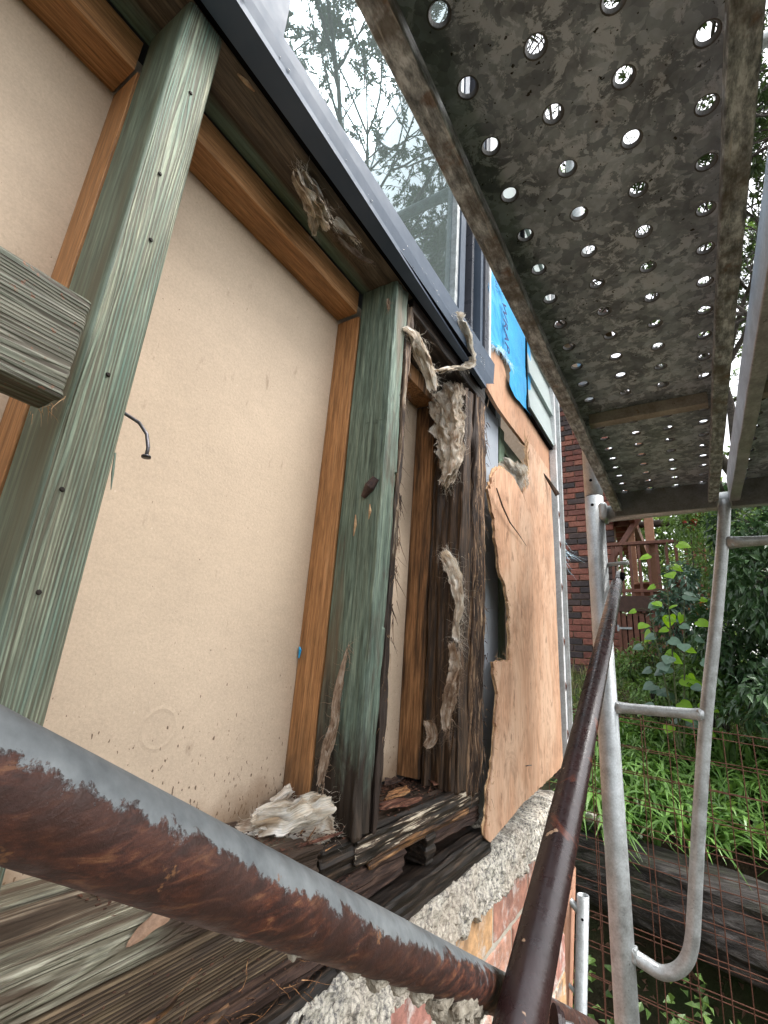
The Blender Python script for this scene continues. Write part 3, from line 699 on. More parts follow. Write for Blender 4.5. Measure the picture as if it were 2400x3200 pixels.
for _ in range(60): fibres(mb, (-.42 - random.random() * .06, random.uniform(.84, 1.0), -.285), (0, .3, -.4), 2, .02, .0008, .9, .6, (.01, .02, .006))
part('crumbs', mb, M['redrot'], t, kind='stuff')
# loose rot debris and pieces on the plate
def flake(cx, cy, cz, ly, lx, mat, label, seed, rot=0., th=.003):
    mb = MB(); n_ = 16; rg = random.Random(seed); ring = []
    for i in range(n_):
        a = 2 * PI * i / n_; rr = rg.uniform(.7, 1.12); x = math.cos(a) * lx * rr; y = math.sin(a) * ly * rr
        x, y = x * math.cos(rot) - y * math.sin(rot), x * math.sin(rot) + y * math.cos(rot); ring.append((x, y))
    for s_ in (0, 1):
        for x, y in ring: mb.v.append((cx + x, cy + y, cz + s_ * th + .25 * abs(x) + .002 * rg.uniform(-1, 1)))
        mb.v.append((cx, cy, cz + s_ * th + .004 * rg.uniform(-.5, 1)))
    for i in range(n_):
        j = (i + 1) % n_; mb.f += [(i, n_, j), (n_ + 1 + i, n_ + 1 + j, 2 * n_ + 1), (i, j, n_ + 1 + j, n_ + 1 + i)]
    return solo('wood_flake', mb, M[mat], label, 'wood flake', 'loose flakes of rotten wood on the bottom plate')
flake(-.435, .955, -.214, .045, .024, 'redrot', 'red brown flake of rotten wood near the far end of the narrow bay', 3)
flake(-.452, .985, -.207, .032, .016, 'redrot', 'smaller red flake lying on the large one beside the jamb stud', 4, .5)
flake(-.415, .745, -.213, .050, .014, 'redrot', 'red flake beside the foot of the half rotten stud', 5, -.2)
flake(-.448, .80, -.213, .05, .012, 'fresh_y', 'tan splintered flake in the middle of the narrow bay floor', 6, .1)
flake(-.49, .73, -.213, .03, .012, 'rot_y', 'black crumb of rot against the board in the narrow bay', 8)
flake(-.495, .86, -.211, .03, .014, 'rot_brown_y', 'brown crumb against the batten foot in the narrow bay', 9)
solo('broken_stick', rbox((-.466, .93, -.200), (-.455, 1.02, -.190), (3, 20, 3), .001, db(.0016)), M['fresh_y'], 'tan broken stick lying across the foot of the jamb stud', 'stick')
solo('broken_stick', MB().path([(-.405, .50, -.208), (-.398, .535, -.207), (-.393, .565, -.206)], [.0016, .0021, .0012], 5), M['redrot'], 'thin red brown stick in front of the pale wool heap', 'stick')

random.seed(91); mb = MB()
def chunk(c, a, b_, h_):
    V = []
    for sx, sy, sz in ((-1, -1, -1), (1, -1, -1), (1, 1, -1), (-1, 1, -1), (-1, -1, 1), (1, -1, 1), (1, 1, 1), (-1, 1, 1)):
        V.append((c[0] + sx * a * random.uniform(.3, 1), c[1] + sy * b_ * random.uniform(.3, 1), c[2] + sz * h_ * random.uniform(.3, 1)))
    mb.add(V, [(0, 3, 2, 1), (4, 5, 6, 7), (0, 1, 5, 4), (1, 2, 6, 5), (2, 3, 7, 6), (3, 0, 4, 7)])
for _ in range(900):
    y = random.uniform(.56, 1.04); x = -.515 + abs(random.gauss(0, .05)); r_ = random.uniform(.0005, .0022)
    if x < -.40: chunk((x, y, -.2185 + r_ * .5), r_, r_ * random.uniform(1, 3), r_ * .7)
for _ in range(500):
    y = random.uniform(.28, .60); x = random.uniform(-.48, -.392); r_ = random.uniform(.0004, .0014); chunk((x, y, -.2065 + r_ * .4), r_, r_ * random.uniform(1, 3), r_ * .7)
for _ in range(500):
    y = random.uniform(.20, .62); r_ = random.uniform(.0003, .0010); chunk((-.385 + random.uniform(-.004, .002), y, random.uniform(-.335, -.245)), r_, r_ * random.uniform(1, 3), r_)
solo('rot_crumbs', mb, M['crumb'], 'loose crumbs of decayed wood scattered along the bottom plate', 'wood crumbs', kind='stuff')
# --- concrete band and bricks of the base
def dc(p, n):
    a = nz(p, 45) + .6 * nz(p, 110) + .3 * nz(p, 260); P = p + n * .0085 * a + n * .004 * nz(p, 380)
    if p.z < -.40: P.z += .012 * nz((0, p.y, 1), 28) + .006 * nz((0, p.y, 2), 80)
    if p.z > -.37: P.z += .004 * nz((0, p.y, 3), 20)
    return P
def base_wall():
    t = thing('brick_base_wall', 'mixed red and grey brick base below the opened timber wall', 'brick wall', (-.45, .6, -1.45))
    part('concrete_band', rbox((-.52, -.5, -.438), (-.3795, 1.708, -.347), (4, 420, 20), .006, dc), M['conc'], t)
    part('mortar', rbox((-.52, -.5, -1.45), (-.3935, 1.703, -.432), (1, 60, 40), .003), M['mortar'], t)
    meshes = []
    for k in range(5):
        def d(p, n, k=k): return p + n * (.0016 * (nz(p + Vector((k, 0, 0)), 50) + .5 * nz(p + Vector((k, 3, 0)), 150)))
        meshes.append(mesh('brick', rbox((-.05, -.115, -.038), (.05, .115, .038), (1, 9, 4), .004, d), M['brick_near']))
    half = mesh('brick', rbox((-.05, -.053, -.038), (.05, .053, .038), (1, 5, 4), .004), M['brick_near'])
    for r in range(11):
        z = -.478 - r * .086; y = 1.702 - (.115 if r % 2 else .053); first = True
        while y > -.5:
            me = half if (first and r % 2 == 0) else random.choice(meshes); first_h = first and r % 2 == 0
            inst('brick', me, t, (-.4395 + random.uniform(-.0015, .0015), y, z)); y -= (.053 if first_h else .115) + .010 + .115; first = False
base_wall()
solo('mortar_smear', MB().box((-.3885, .945, -.5275), (-.384, 1.03, -.520)), M['white_metal'], 'white chip of mortar on the brick joint behind the rusty tube', 'mortar chip')

# --- fallen leaf, at the edge of the plate
def curved_leaf():
    mb = MB(); n_ = 14
    for i in range(n_ + 1):
        u = i / n_; c = Vector((-.388 + .004 * math.sin(PI * u),   .283 + .044 * u, -.2045 - .010 * (1 - u) ** 2 * 1.6)); wd = .0062 * math.sin(PI * min(1, u * .85 + .1)) * (1 + .15 * math.sin(u * 14))
        side = Vector((-.75, -.1, .65))
        for k in (-1, 0, 1): q = c + side * wd * k + Vector((.003, 0, .003)) * (abs(k)); mb.v.append(tuple(q))
    for i in range(n_):
        for k in range(2): a = i * 3 + k; mb.f.append((a, a + 3, a + 4, a + 1))
    solo('fallen_leaf', mb, M['deadleaf'], 'dry curled brown leaf lying on the edge of the weathered bottom plate', 'leaf', smooth=True)
curved_leaf()

# ------------------------------------------------------------------ wool
def wool(name, label, pts, widths, thick, mat, nf, flen, down=(0, 0, -1), seed=1, fw=.0006, curl=.35, flat=(0, 1, 0), layers=7):
    random.seed(seed); t = thing(name, label, 'insulation', pts[0])
    P = [Vector(p) for p in pts]; F = Vector(flat).normalized(); L = sum((P[i + 1] - P[i]).length for i in range(len(P) - 1)); nu = max(14, int(L / .006)); nv = 12
    def at(u):
        u = min(max(u, 0), 1); q = u * (len(P) - 1); i = min(int(q), len(P) - 2); k = q - i
        a, b, c, d = P[max(i - 1, 0)], P[i], P[i + 1], P[min(i + 2, len(P) - 1)]
        p = .5 * ((2 * b) + (-a + c) * k + (2 * a - 5 * b + 4 * c - d) * k * k + (-a + 3 * b - 3 * c + d) * k ** 3)
        return p, widths[i] * (1 - k) + widths[i + 1] * k
    mb = MB(); fib = []; edge = []; frames = []
    for l in range(layers):
        o1, o2 = random.uniform(0, 50), random.uniform(0, 50); wk = random.uniform(.55, 1.15); sh = random.uniform(-.35, .35); u0, u1 = (random.uniform(0, .25), random.uniform(.75, 1.)) if l > 1 else (0, 1.)
        k0 = len(mb.v); off = thick * (l / max(1, layers - 1) * 1.6 - .8)
        for i in range(nu + 1):
            u = u0 + (u1 - u0) * i / nu; p, wd = at(u); tan = (at(u + .02)[0] - at(u - .02)[0]).normalized(); s_ = tan.cross(F).normalized(); N = s_.cross(tan)
            if l == 0: frames.append((p, wd, tan, s_, N))
            for j in range(nv + 1):
                v = j / nv * 2 - 1; w_ = wd * wk * (1 + .5 * nz((u * L, v * .004, o1), 45)); roll = 1.2 * nz((u * L, 0, o2), 30)
                q = p + s_ * (v * w_ * math.cos(v * roll) + sh * wd) + N * (off + wd * .35 * math.sin(v * roll) - thick * .5 * v * v)
                q = q + N * (thick * 1.3 * nz((u * L * .35 + o1, v * w_, o1), 75) + thick * .35 * nz((u * L * .4, v * w_ + o2, o1), 240)) + s_ * wd * .25 * nz((u * L, v * w_, o2), 90)
                q = q + tan * thick * .5 * nz((u * L, v * w_, o2 + 7), 90)
                mb.v.append(tuple(q)); fib.append((u * L + o1, v * w_ + o2, l * 3.3)); ee = min(1, (1 - abs(v)) * 2.2) * min(1, min(i, nu - i) / nu * 7 + .12); edge.append((ee, 0, 0))
        for i in range(nu):
            for j in range(nv): a = k0 + i * (nv + 1) + j; mb.f.append((a, a + nv + 1, a + nv + 2, a + 1))
    o = part('wool_body', mb, mat, t, smooth=True)
    for nm, dat in (('fib', fib), ('edge', edge)):
        at_ = o.data.attributes.new(nm, 'FLOAT_VECTOR', 'POINT'); at_.data.foreach_set('vector', np.array(dat).ravel())
    mb = MB()
    for _ in range(nf // 2):
        p, wd, tan, s_, N = random.choice(frames); v = random.uniform(-1, 1)
        q = p + s_ * v * wd * .9 + N * thick * random.uniform(-.5, 1)
        d = tan * random.choice((1, 1, -1)) + s_ * v * .5 + N * .15 + Vector(down) * .3
        fibres(mb, q, d, 1, flen * .8, fw * .8, .2, .6, (0, 0, 0), 7)
    part('loose_fibres', mb, M['fibre_brown'] if mat == M['wool_brown'] else M['fibre_pale'], t, kind='stuff'); return t
wool('insulation_tuft', 'tan and white wool tuft hanging from the dark header timber', [(-.405, .330, .655), (-.408, .365, .650), (-.410, .395, .643), (-.412, .425, .640)], [.006, .015, .017, .009], .010, M['wool'], 260, .03, seed=2)
wool('insulation_tuft', 'white pointed wool wisp below the tan tuft on the header', [(-.425, .385, .648), (-.433, .405, .640), (-.442, .418, .628)], [.008, .013, .002], .005, M['wool_pale'], 120, .022, seed=3)
wool('insulation_tuft', 'thin wool thread trailing along the header right of the tan tuft', [(-.413, .425, .655), (-.405, .455, .653), (-.402, .485, .655)], [.007, .005, .002], .003, M['wool_pale'], 90, .02, seed=4)
wool('insulation_tuft', 'faint fuzzy wool patch near the far end of the header', [(-.43, .45, .658), (-.42, .50, .657), (-.405, .53, .658)], [.003, .006, .003], .002, M['wool_brown'], 200, .03, down=(0, 0, -.3), seed=5, fw=.0004)
wool('insulation_batt', 'cream wool batt hanging out of the top of the narrow bay', [(-.395, .615, .575), (-.385, .645, .578), (-.380, .675, .562), (-.378, .705, .536), (-.378, .735, .510)], [.006, .014, .016, .013, .007], .008, M['wool'], 420, .03, seed=6)
wool('insulation_strip', 'white torn wool strip curling over the window sill end', [(-.350, .745, .695), (-.352, .790, .715), (-.356, .835, .700), (-.360, .865, .668), (-.365, .858, .640), (-.372, .800, .602), (-.378, .745, .563), (-.382, .72, .55)], [.005, .011, .010, .013, .015, .011, .012, .008], .004, M['wool_pale'], 320, .022, seed=7)
wool('insulation_batt', 'wide brown and cream wool batt stuffed beside the crumbling jamb stud', [(-.44, .900, .625), (-.425, .895, .600), (-.42, .893, .55), (-.415, .893, .50), (-.412, .895, .45), (-.420, .90, .40), (-.430, .903, .37)], [.036, .044, .036, .032, .030, .018, .005], .016, M['wool'], 700, .035, seed=8)
wool('insulation_wisp', 'grey white wool wisps halfway down the crumbling jamb stud', [(-.432, .903, .235), (-.410, .900, .205), (-.395, .900, .165), (-.388, .90, .12), (-.392, .902, .08), (-.385, .902, .045)], [.012, .016, .012, .006, .008, .006], .008, M['wool'], 600, .045, seed=9)
wool('insulation_wisp', 'brown wool clinging low on the crumbling jamb stud', [(-.40, .902, .05), (-.392, .900, .01), (-.395, .900, -.03), (-.405, .902, -.07), (-.41, .904, -.12)], [.010, .014, .014, .015, .006], .007, M['wool_brown'], 520, .04, seed=10)
wool('insulation_wisp', 'frayed wool beard at the foot of the jamb stud', [(-.45, .903, -.10), (-.44, .903, -.13), (-.455, .904, -.15)], [.012, .010, .005], .006, M['wool_brown'], 160, .03, seed=11)
wool('insulation_heap', 'cream crumpled wool heap on the bottom plate left of the half rotten stud', [(-.475, .490, -.200), (-.455, .500, -.190), (-.435, .515, -.186), (-.418, .535, -.178), (-.405, .552, -.172)], [.010, .016, .014, .018, .012], .013, M['wool_pale'], 260, .02, down=(0, 0, -.2), seed=12)
wool('insulation_heap', 'thin grey wool scraps spread around the cream heap', [(-.49, .47, -.204), (-.45, .52, -.204), (-.42, .55, -.204), (-.40, .56, -.204)], [.010, .022, .02, .008], .004, M['wool'], 240, .03, down=(0, 0, -.1), seed=13)
wool('insulation_scrap', 'dirty white scrap behind the wool heap against the board', [(-.505, .55, -.200), (-.50, .575, -.190), (-.50, .59, -.185)], [.006, .012, .006], .008, M['wool'], 120, .02, seed=14)
wool('insulation_wisp', 'brown curly fibres on the blackened foot of the half rotten stud', [(-.425, .585, .02), (-.435, .584, -.04), (-.437, .584, -.09), (-.447, .584, -.13), (-.45, .583, -.17)], [.0015, .006, .006, .009, .006], .0015, M['wool_brown'], 420, .035, seed=15, fw=.0008, curl=.5)
wool('insulation_wisp', 'small wool patch at the top of the half rotten stud', [(-.405, .584, .625), (-.403, .584, .60)], [.004, .002], .002, M['wool_brown'], 60, .02, seed=16)
random.seed(21)

# ------------------------------------------------------------------ things beyond the jamb stud: torn sheet etc.
def sheet(outline, x0, th, bend=None, jit=.0016, sub=3, cuts=2):
    """outline in (y, z); returns MB of a thin slab with real thickness and a rough edge"""
    pts = []
    for i, (y, z) in enumerate(outline):
        y2, z2 = outline[(i + 1) % len(outline)]; L = math.hypot(y2 - y, z2 - z); k = max(1, int(L / .012))
        for j in range(k):
            u = j / k; jj = jit if (j or 1) else 0
            pts.append((y + (y2 - y) * u + random.uniform(-jj, jj), z + (z2 - z) * u + random.uniform(-jj, jj)))
    bm = bmesh.new(); vs = [bm.verts.new((0, y, z)) for y, z in pts]
    es = [bm.edges.new((vs[i], vs[(i + 1) % len(vs)])) for i in range(len(vs))]
    bmesh.ops.triangle_fill(bm, use_beauty=True, edges=es, normal=(1, 0, 0))
    for _ in range(cuts): bmesh.ops.subdivide_edges(bm, edges=[e for e in bm.edges if e.calc_length() > .03], cuts=1, use_grid_fill=False)
    bmesh.ops.triangulate(bm, faces=bm.faces[:])
    bmesh.ops.recalc_face_normals(bm, faces=bm.faces[:])
    bm.verts.index_update(); n_ = len(bm.verts); mb = MB()
    co = [v.co.copy() for v in bm.verts]
    for s_ in (0, -th):
        for c in co: mb.v.append((x0 + s_ + (bend(c.y, c.z) if bend else 0), c.y, c.z))
    for f in bm.faces:
        ids = [v.index for v in f.verts]
        if f.normal.x < 0: ids.reverse()
        mb.f.append(tuple(ids)); mb.f.append(tuple(i + n_ for i in reversed(ids)))
    for e in bm.edges:
        if len(e.link_faces) == 1: a, b = e.verts[0].index, e.verts[1].index; mb.f.append((a, b, b + n_, a + n_))
    bm.free(); return mb
ply_out = [(1.026, .41), (1.042, .387), (1.053, .361), (1.069, .347), (1.075, .319), (1.071, .300), (1.088, .27), (1.104, .218), (1.125, .205), (1.139, .196), (1.164, .144), (1.168, .062), (1.162, .025),
           (1.057, .016), (1.072, -.022), (1.087, -.05), (1.078, -.116), (1.058, -.194), (1.031, -.24), (1.028, -.28), (1.020, -.311), (1.045, -.322), (1.248, -.29), (1.655, -.257), (1.647, -.211), (1.640, .05), (1.636, .318),
           (1.621, .558), (1.617, .651), (1.579, .677), (1.46, .680), (1.357, .681), (1.339, .66), (1.325, .628), (1.336, .607), (1.347, .586), (1.320, .565), (1.305, .55), (1.298, .51), (1.293, .484), (1.325, .462), (1.290, .482),
           (1.271, .486), (1.208, .509), (1.135, .501), (1.11, .498), (1.069, .473), (1.039, .425), (1.044, .419)]
random.seed(12); rag = []
for i, (y, z) in enumerate(ply_out):
    rag.append((y, z)); y2, z2 = ply_out[(i + 1) % len(ply_out)]
    if y < 1.2 and y2 < 1.2 and z > -.3:
        L = math.hypot(y2 - y, z2 - z); k = int(L / .011)
        for j in range(1, k): u = j / k; rag.append((y + (y2 - y) * u + random.uniform(-.006, .006), z + (z2 - z) * u + random.uniform(-.003, .003)))
ply_out = rag
pl = thing('plywood_sheet', 'large torn plywood sheet with a split upper corner hanging over the far bay', 'plywood', (-.37, 1.34, -.32))
part('inner_ply', sheet([(y - (.006 * abs(nz((y, z, 0), 60)) + .002 if y < 1.2 else -.004), z + (.006 if z > .4 else (-.0 if z > -.2 else .006))) for y, z in ply_out], -.3745, .002, lambda y, z: .004 * math.sin(y * 5) - .006 * max(0, 1.12 - y) * 8 * (1 if z > .2 else .4)), M['torn_edge'], pl)
part('veneer_face', sheet(ply_out, -.370, .0035, lambda y, z: .004 * math.sin(y * 5) - .006 * max(0, 1.12 - y) * 8 * (1 if z > .2 else .4)), M['ply'], pl)
mb = MB()
for i in range(len(ply_out)):
    y, z = ply_out[i]
    if y < 1.35 and z > -.3: fibres(mb, (-.371, y, z), (0, -.3, .2), 3, .010, .0012, .5, .2, (.001, .004, .008))
for _ in range(34): fibres(mb, (-.369, 1.31 + random.random() * .04, .55 + random.random() * .12), (.1, -.6, .8), 1, .035, .0035, .25, .1, (.001, .004, .004))
part('torn_fibres', mb, M['torn_edge'], pl, kind='stuff')
part('pale_torn_strip', sheet([(1.350, .675), (1.340, .655), (1.332, .625), (1.342, .60), (1.350, .575), (1.318, .545), (1.300, .50), (1.310, .55), (1.330, .59), (1.322, .63)], -.3665, .002), M['torn_edge'], pl, 'pale torn strip of inner veneer')
# delaminated crack
part('crack', MB().path([(-.3635, 1.046, .417), (-.3635, 1.09, .385), (-.3640, 1.15, .36), (-.3645, 1.22, .35), (-.3655, 1.30, .335)], [.0016, .0022, .0018, .0012, .0005], 5), M['rot_dark'], pl)
part('bent_staple', MB().path([(-.366, 1.262, -.212), (-.360, 1.262, -.210), (-.359, 1.285, -.212)], .0012, 5), M['nail'], pl)
part('splintered_chip', MB().path([(-.368, 1.52, .64), (-.355, 1.56, .615), (-.335, 1.575, .575)], [.002, .006, .009], 6), M['rot_dark'], pl)
solo('plywood_band', sheet([(1.029, .694), (1.118, .680), (1.177, .679), (1.381, .684), (1.643, .700), (1.689, .671), (1.683, .815), (1.30, .81), (1.20, .815), (1.15, .86), (1.09, .90), (1.006, .90)], -.385, .009, None, .0007), M['ply2'], 'narrow plywood band running under the blue wrap and the cladding', 'plywood')
bw = thing('house_wrap', 'bright blue torn house wrap sheet with frayed lower edge', 'house wrap', (-.39, 1.18, .8))
part('blue_sheet', sheet([(1.000, 1.20), (1.006, 1.044), (1.016, .812), (1.040, .825), (1.064, .834), (1.098, .848), (1.130, .853), (1.177, .856), (1.205, .845), (1.186, .826), (1.182, .782), (1.238, .777), (1.362, .796), (1.42, .80), (1.42, 1.20)], -.3745, .0006,
     lambda y, z: .004 * nz((0, y, z), 14) + .002 * nz((0, y, z), 40), .002), M['wrap'], bw)
mb = MB()
for _ in range(150):
    u = random.random(); y = 1.02 + u * .20; z = .815 + .045 * min(1, u * 2.2)
    fibres(mb, (-.3735, y, z), (.05, .3, -1), 1, .018, .0014, .5, .2, (.001, .004, .004), 3)
part('frayed_fibres', mb, M['wrap_white'], bw, kind='stuff')
txt = text_mesh('E WRAP', .052, M['ink'], .15); o = inst('printed_text', txt, bw, (-.3655, 1.088, 1.062), (0, 0, 0))
m3 = Matrix(((0, 0, 1), (0.20, .98, 0), (-.98, .20, 0))); o.rotation_euler = m3.to_euler()
txt = text_mesh('15021', .022, M['ink'], .1); o = inst('printed_text', txt, bw, (-.366, 1.035, 1.06), (0, 0, 0)); o.rotation_euler = m3.to_euler()
# cladding
cl = thing('cladding', 'smooth grey green weatherboards with dark laps right of the blue wrap', 'cladding', (-.39, 1.6, .8))
for i in range(7):
    z0 = .812 + i * .128; mb = MB()
    prof = [(-.385, z0 + .128), (-.379, z0 + .128), (-.3665, z0), (-.385, z0)]
    for y in (1.375, 1.80): mb.v += [(x, y, z) for x, z in prof]
    mb.f += [(0, 1, 5, 4), (1, 2, 6, 5), (2, 3, 7, 6), (3, 0, 4, 7), (3, 2, 1, 0), (4, 5, 6, 7)]
    part('weatherboard', mb, M['clad'], cl)
part('black_edge_strip', MB().box((-.384, 1.36, .80), (-.372, 1.374, 1.75)).box((-.3845, 1.36, .799), (-.371, 1.80, .811)), M['black'], cl)
part('upper_boards', MB().box((-.47, -1.2, 2.32), (-.38, 1.80, 2.50)).box((-.47, 1.02, 1.205), (-.387, 1.374, 2.319)).box((-.47, 1.375, 1.72), (-.387, 1.80, 2.319)), M['clad'], cl)
tr = thing('corner_trim', 'narrow white metal trim on the far corner of the opened wall', 'trim', (-.36, 1.70, -.25))
part('white_angle', MB().box((-.384, 1.692, -.25), (-.3615, 1.716, 2.3)), M['white_metal'], tr)
part('grey_channel', MB().box((-.386, 1.718, -.33), (-.350, 1.735, 2.3)), M['galv'], tr)
for z in (-.16, -.02, .12, .3, .45, .56):
    part('rust_spot', MB().path([(-.3622, 1.70, z), (-.3602, 1.70, z - .012), (-.3618, 1.701, z - .03)], [.001, .004, .001], 5), M['redrot'], tr)
mb = MB(); fibres(mb, (-.352, 1.73, .42), (.4, .3, -1), 18, .07, .0015, .4, .4, (.004, .004, .02)); part('blue_thread', mb, M['wrap_white'], tr, kind='stuff')
solo('corner_debris', MB().path([(-.40, 1.69, -.30), (-.375, 1.70, -.27), (-.37, 1.70, -.23)], [.016, .012, .003], 6), M['rot_brown_y'], 'dark debris in the corner below the white trim', 'debris')
solo('steel_panel', MB().box((-.424, 1.042, -.30), (-.420, 1.221, .70)), M['grey_panel'], 'smooth blue grey metal strip right of the crumbling jamb stud', 'metal strip')
solo('green_stud', rbox((-.485, 1.293, -.30), (-.440, 1.338, .72), (2, 2, 20), .001), M['greenstick'], 'pale green stud seen through the gap left of the plywood', 'stud')
mb = rbox((-.482, 1.339, .575), (-.442, 1.66, .62), (2, 20, 2), .001); solo('green_nogging', mb, M['greenstick'], 'pale green nogging seen through the gap above the torn plywood', 'timber')
solo('green_nogging', rbox((-.482, 1.339, .655), (-.445, 1.66, .70), (2, 20, 2), .001), M['greenstick'], 'darker green nogging just under the upper plywood band', 'timber')
solo('cavity_board', MB().box((-.545, 1.06, -.33), (-.53, 1.66, .70)), M['rot_dark'], 'dark backing board inside the far bay behind the plywood', 'board')
wool('insulation_batt', 'white and tan wool bulging from the split corner of the plywood', [(-.43, 1.30, .60), (-.41, 1.295, .57), (-.395, 1.30, .54), (-.388, 1.315, .51), (-.383, 1.32, .475)], [.020, .035, .034, .026, .01], .014, M['wool_pale'], 420, .02, seed=31, curl=.6)
solo('wire_loop', MB().path([(-.366 + .006 * math.cos(a) , 1.135 + .026 * math.cos(a), .095 + .018 * math.sin(a)) for a in np.linspace(0, 2 * PI, 16)], .0009, 5, False), M['wool_pale'].copy(), 'small pale wire loop on the left edge of the plywood', 'wire loop')
solo('blue_tape_scrap', MB().path([(-.517, .584, .012), (-.514, .583, .008), (-.515, .583, -.004)], [.0015, .0024, .0012], 5), M['wrap'], 'tiny blue plastic scrap at the board edge beside the batten', 'plastic scrap')

# ------------------------------------------------------------------ window
wn = thing('window', 'dark grey aluminium window with wet sill and reflecting glass', 'window', (-.4, .4, .76))
def xl(y): return -.339 - .0285 * y
mb = MB(); Y0, Y1 = -.9, 1.035
def tx(y): return -.3836 + .0181 * y
def prof(y):
    a = xl(y); t_ = tx(y); m_ = a + (t_ - a) * .4; return [(a, .6605), (a - .001, .672), (m_ + .001, .700), (m_ - .001, .701), (m_ - .001, .704), (t_, .757), (t_ - .0025, .763), (-.40, .764), (-.47, .764), (-.47, .757), (-.384, .7555), (-.3785, .6605)]
n_ = 12
for i in range(2):
    y = (Y0, Y1)[i]; mb.v += [(x, y - (.05 if (i and z < .70) else 0), z) for x, z in prof(y)]
k = 12
for j in range(k): a = j; b = (j + 1) % k; mb.f.append((a, b, b + k, a + k))
mb.f += [tuple(range(k - 1, -1, -1)), tuple(range(k, 2 * k))]
sill = part('sill', mb, M['charcoal_pale'], wn)
part('groove', MB().add([(xl(y_) + (tx(y_) - xl(y_)) * .4 + dx_, y_, z_) for y_, z_, dx_ in ((-.9, .7005, .0006), (1.0, .7005, .0006), (1.0, .7030, -.0003), (-.9, .7030, -.0003))], [(0, 1, 2, 3)]), M['black'], sill)
mb = MB(); random.seed(5)
for _ in range(620):
    y = random.uniform(.12, .97); u = random.random() ** .8; z = .672 + u * .085
    a = xl(y); x = a + (tx(y) - a) * ((z - .672) / .085 if z > .7 else (z - .672) * 14)
    r_ = random.choice((.0007, .0010, .0012, .0016, .0022)); L = r_ * random.uniform(1, 1.9)
    V = []; F = []
    for i in range(3):
        ph = i / 3 * PI / 2
        for j in range(7): th = 2 * PI * j / 7; V.append((x + math.sin(ph) * r_ * .8 + .0002, y + math.cos(ph) * math.cos(th) * r_, z + math.cos(ph) * math.sin(th) * L))
    V.append((x + r_ * .8 + .0002, y, z - r_ * .2))
    for i in range(2):
        for j in range(7): F.append((i * 7 + j, i * 7 + (j + 1) % 7, (i + 1) * 7 + (j + 1) % 7, (i + 1) * 7 + j))
    for j in range(7): F.append((14 + j, 14 + (j + 1) % 7, 21))
    mb.add(V, F)
part('rain_droplets', mb, M['drop'], wn, kind='stuff', smooth=True)
random.seed(22)
part('glass_pane', MB().box((-.418, .262, .76), (-.414, .865, 2.28)), M['glass'], wn)
part('glass_pane', MB().box((-.432, -.85, .76), (-.428, .175, 2.28)), M['glass'], wn)
for (y0, y1, x1, mt) in ((.248, .262, -.392, 'charcoal_pale'), (.212, .2475, -.384, 'charcoal_pale'), (.205, .2115, -.398, 'black'), (.17, .2045, -.381, 'charcoal_pale'),
                         (.852, .868, -.400, 'galv'), (.868, .898, -.395, 'charcoal_pale'), (.8985, .925, -.412, 'black'), (.9255, .938, -.388, 'charcoal'), (.9385, .968, -.408, 'black'), (.9685, .985, -.380, 'charcoal_pale'), (.9855, 1.010, -.374, 'charcoal'), (1.0105, 1.022, -.371, 'white_metal')):
    part('frame_profile', MB().box((-.45, y0, .7645), (x1, y1, 2.30)), M[mt], wn)
part('top_frame', MB().box((-.45, -1.15, 2.2805), (-.385, 1.02, 2.318)), M['charcoal'], wn)
solo('roof_eave', MB().box((-3.4, -1.5, 2.56), (-.50, 2.0, 2.62)).box((-.50, -1.5, 2.54), (-.48, 2.0, 2.66)), M['charcoal_pale'], 'grey roof edge above the window hidden by the scaffold plank', 'roof edge')

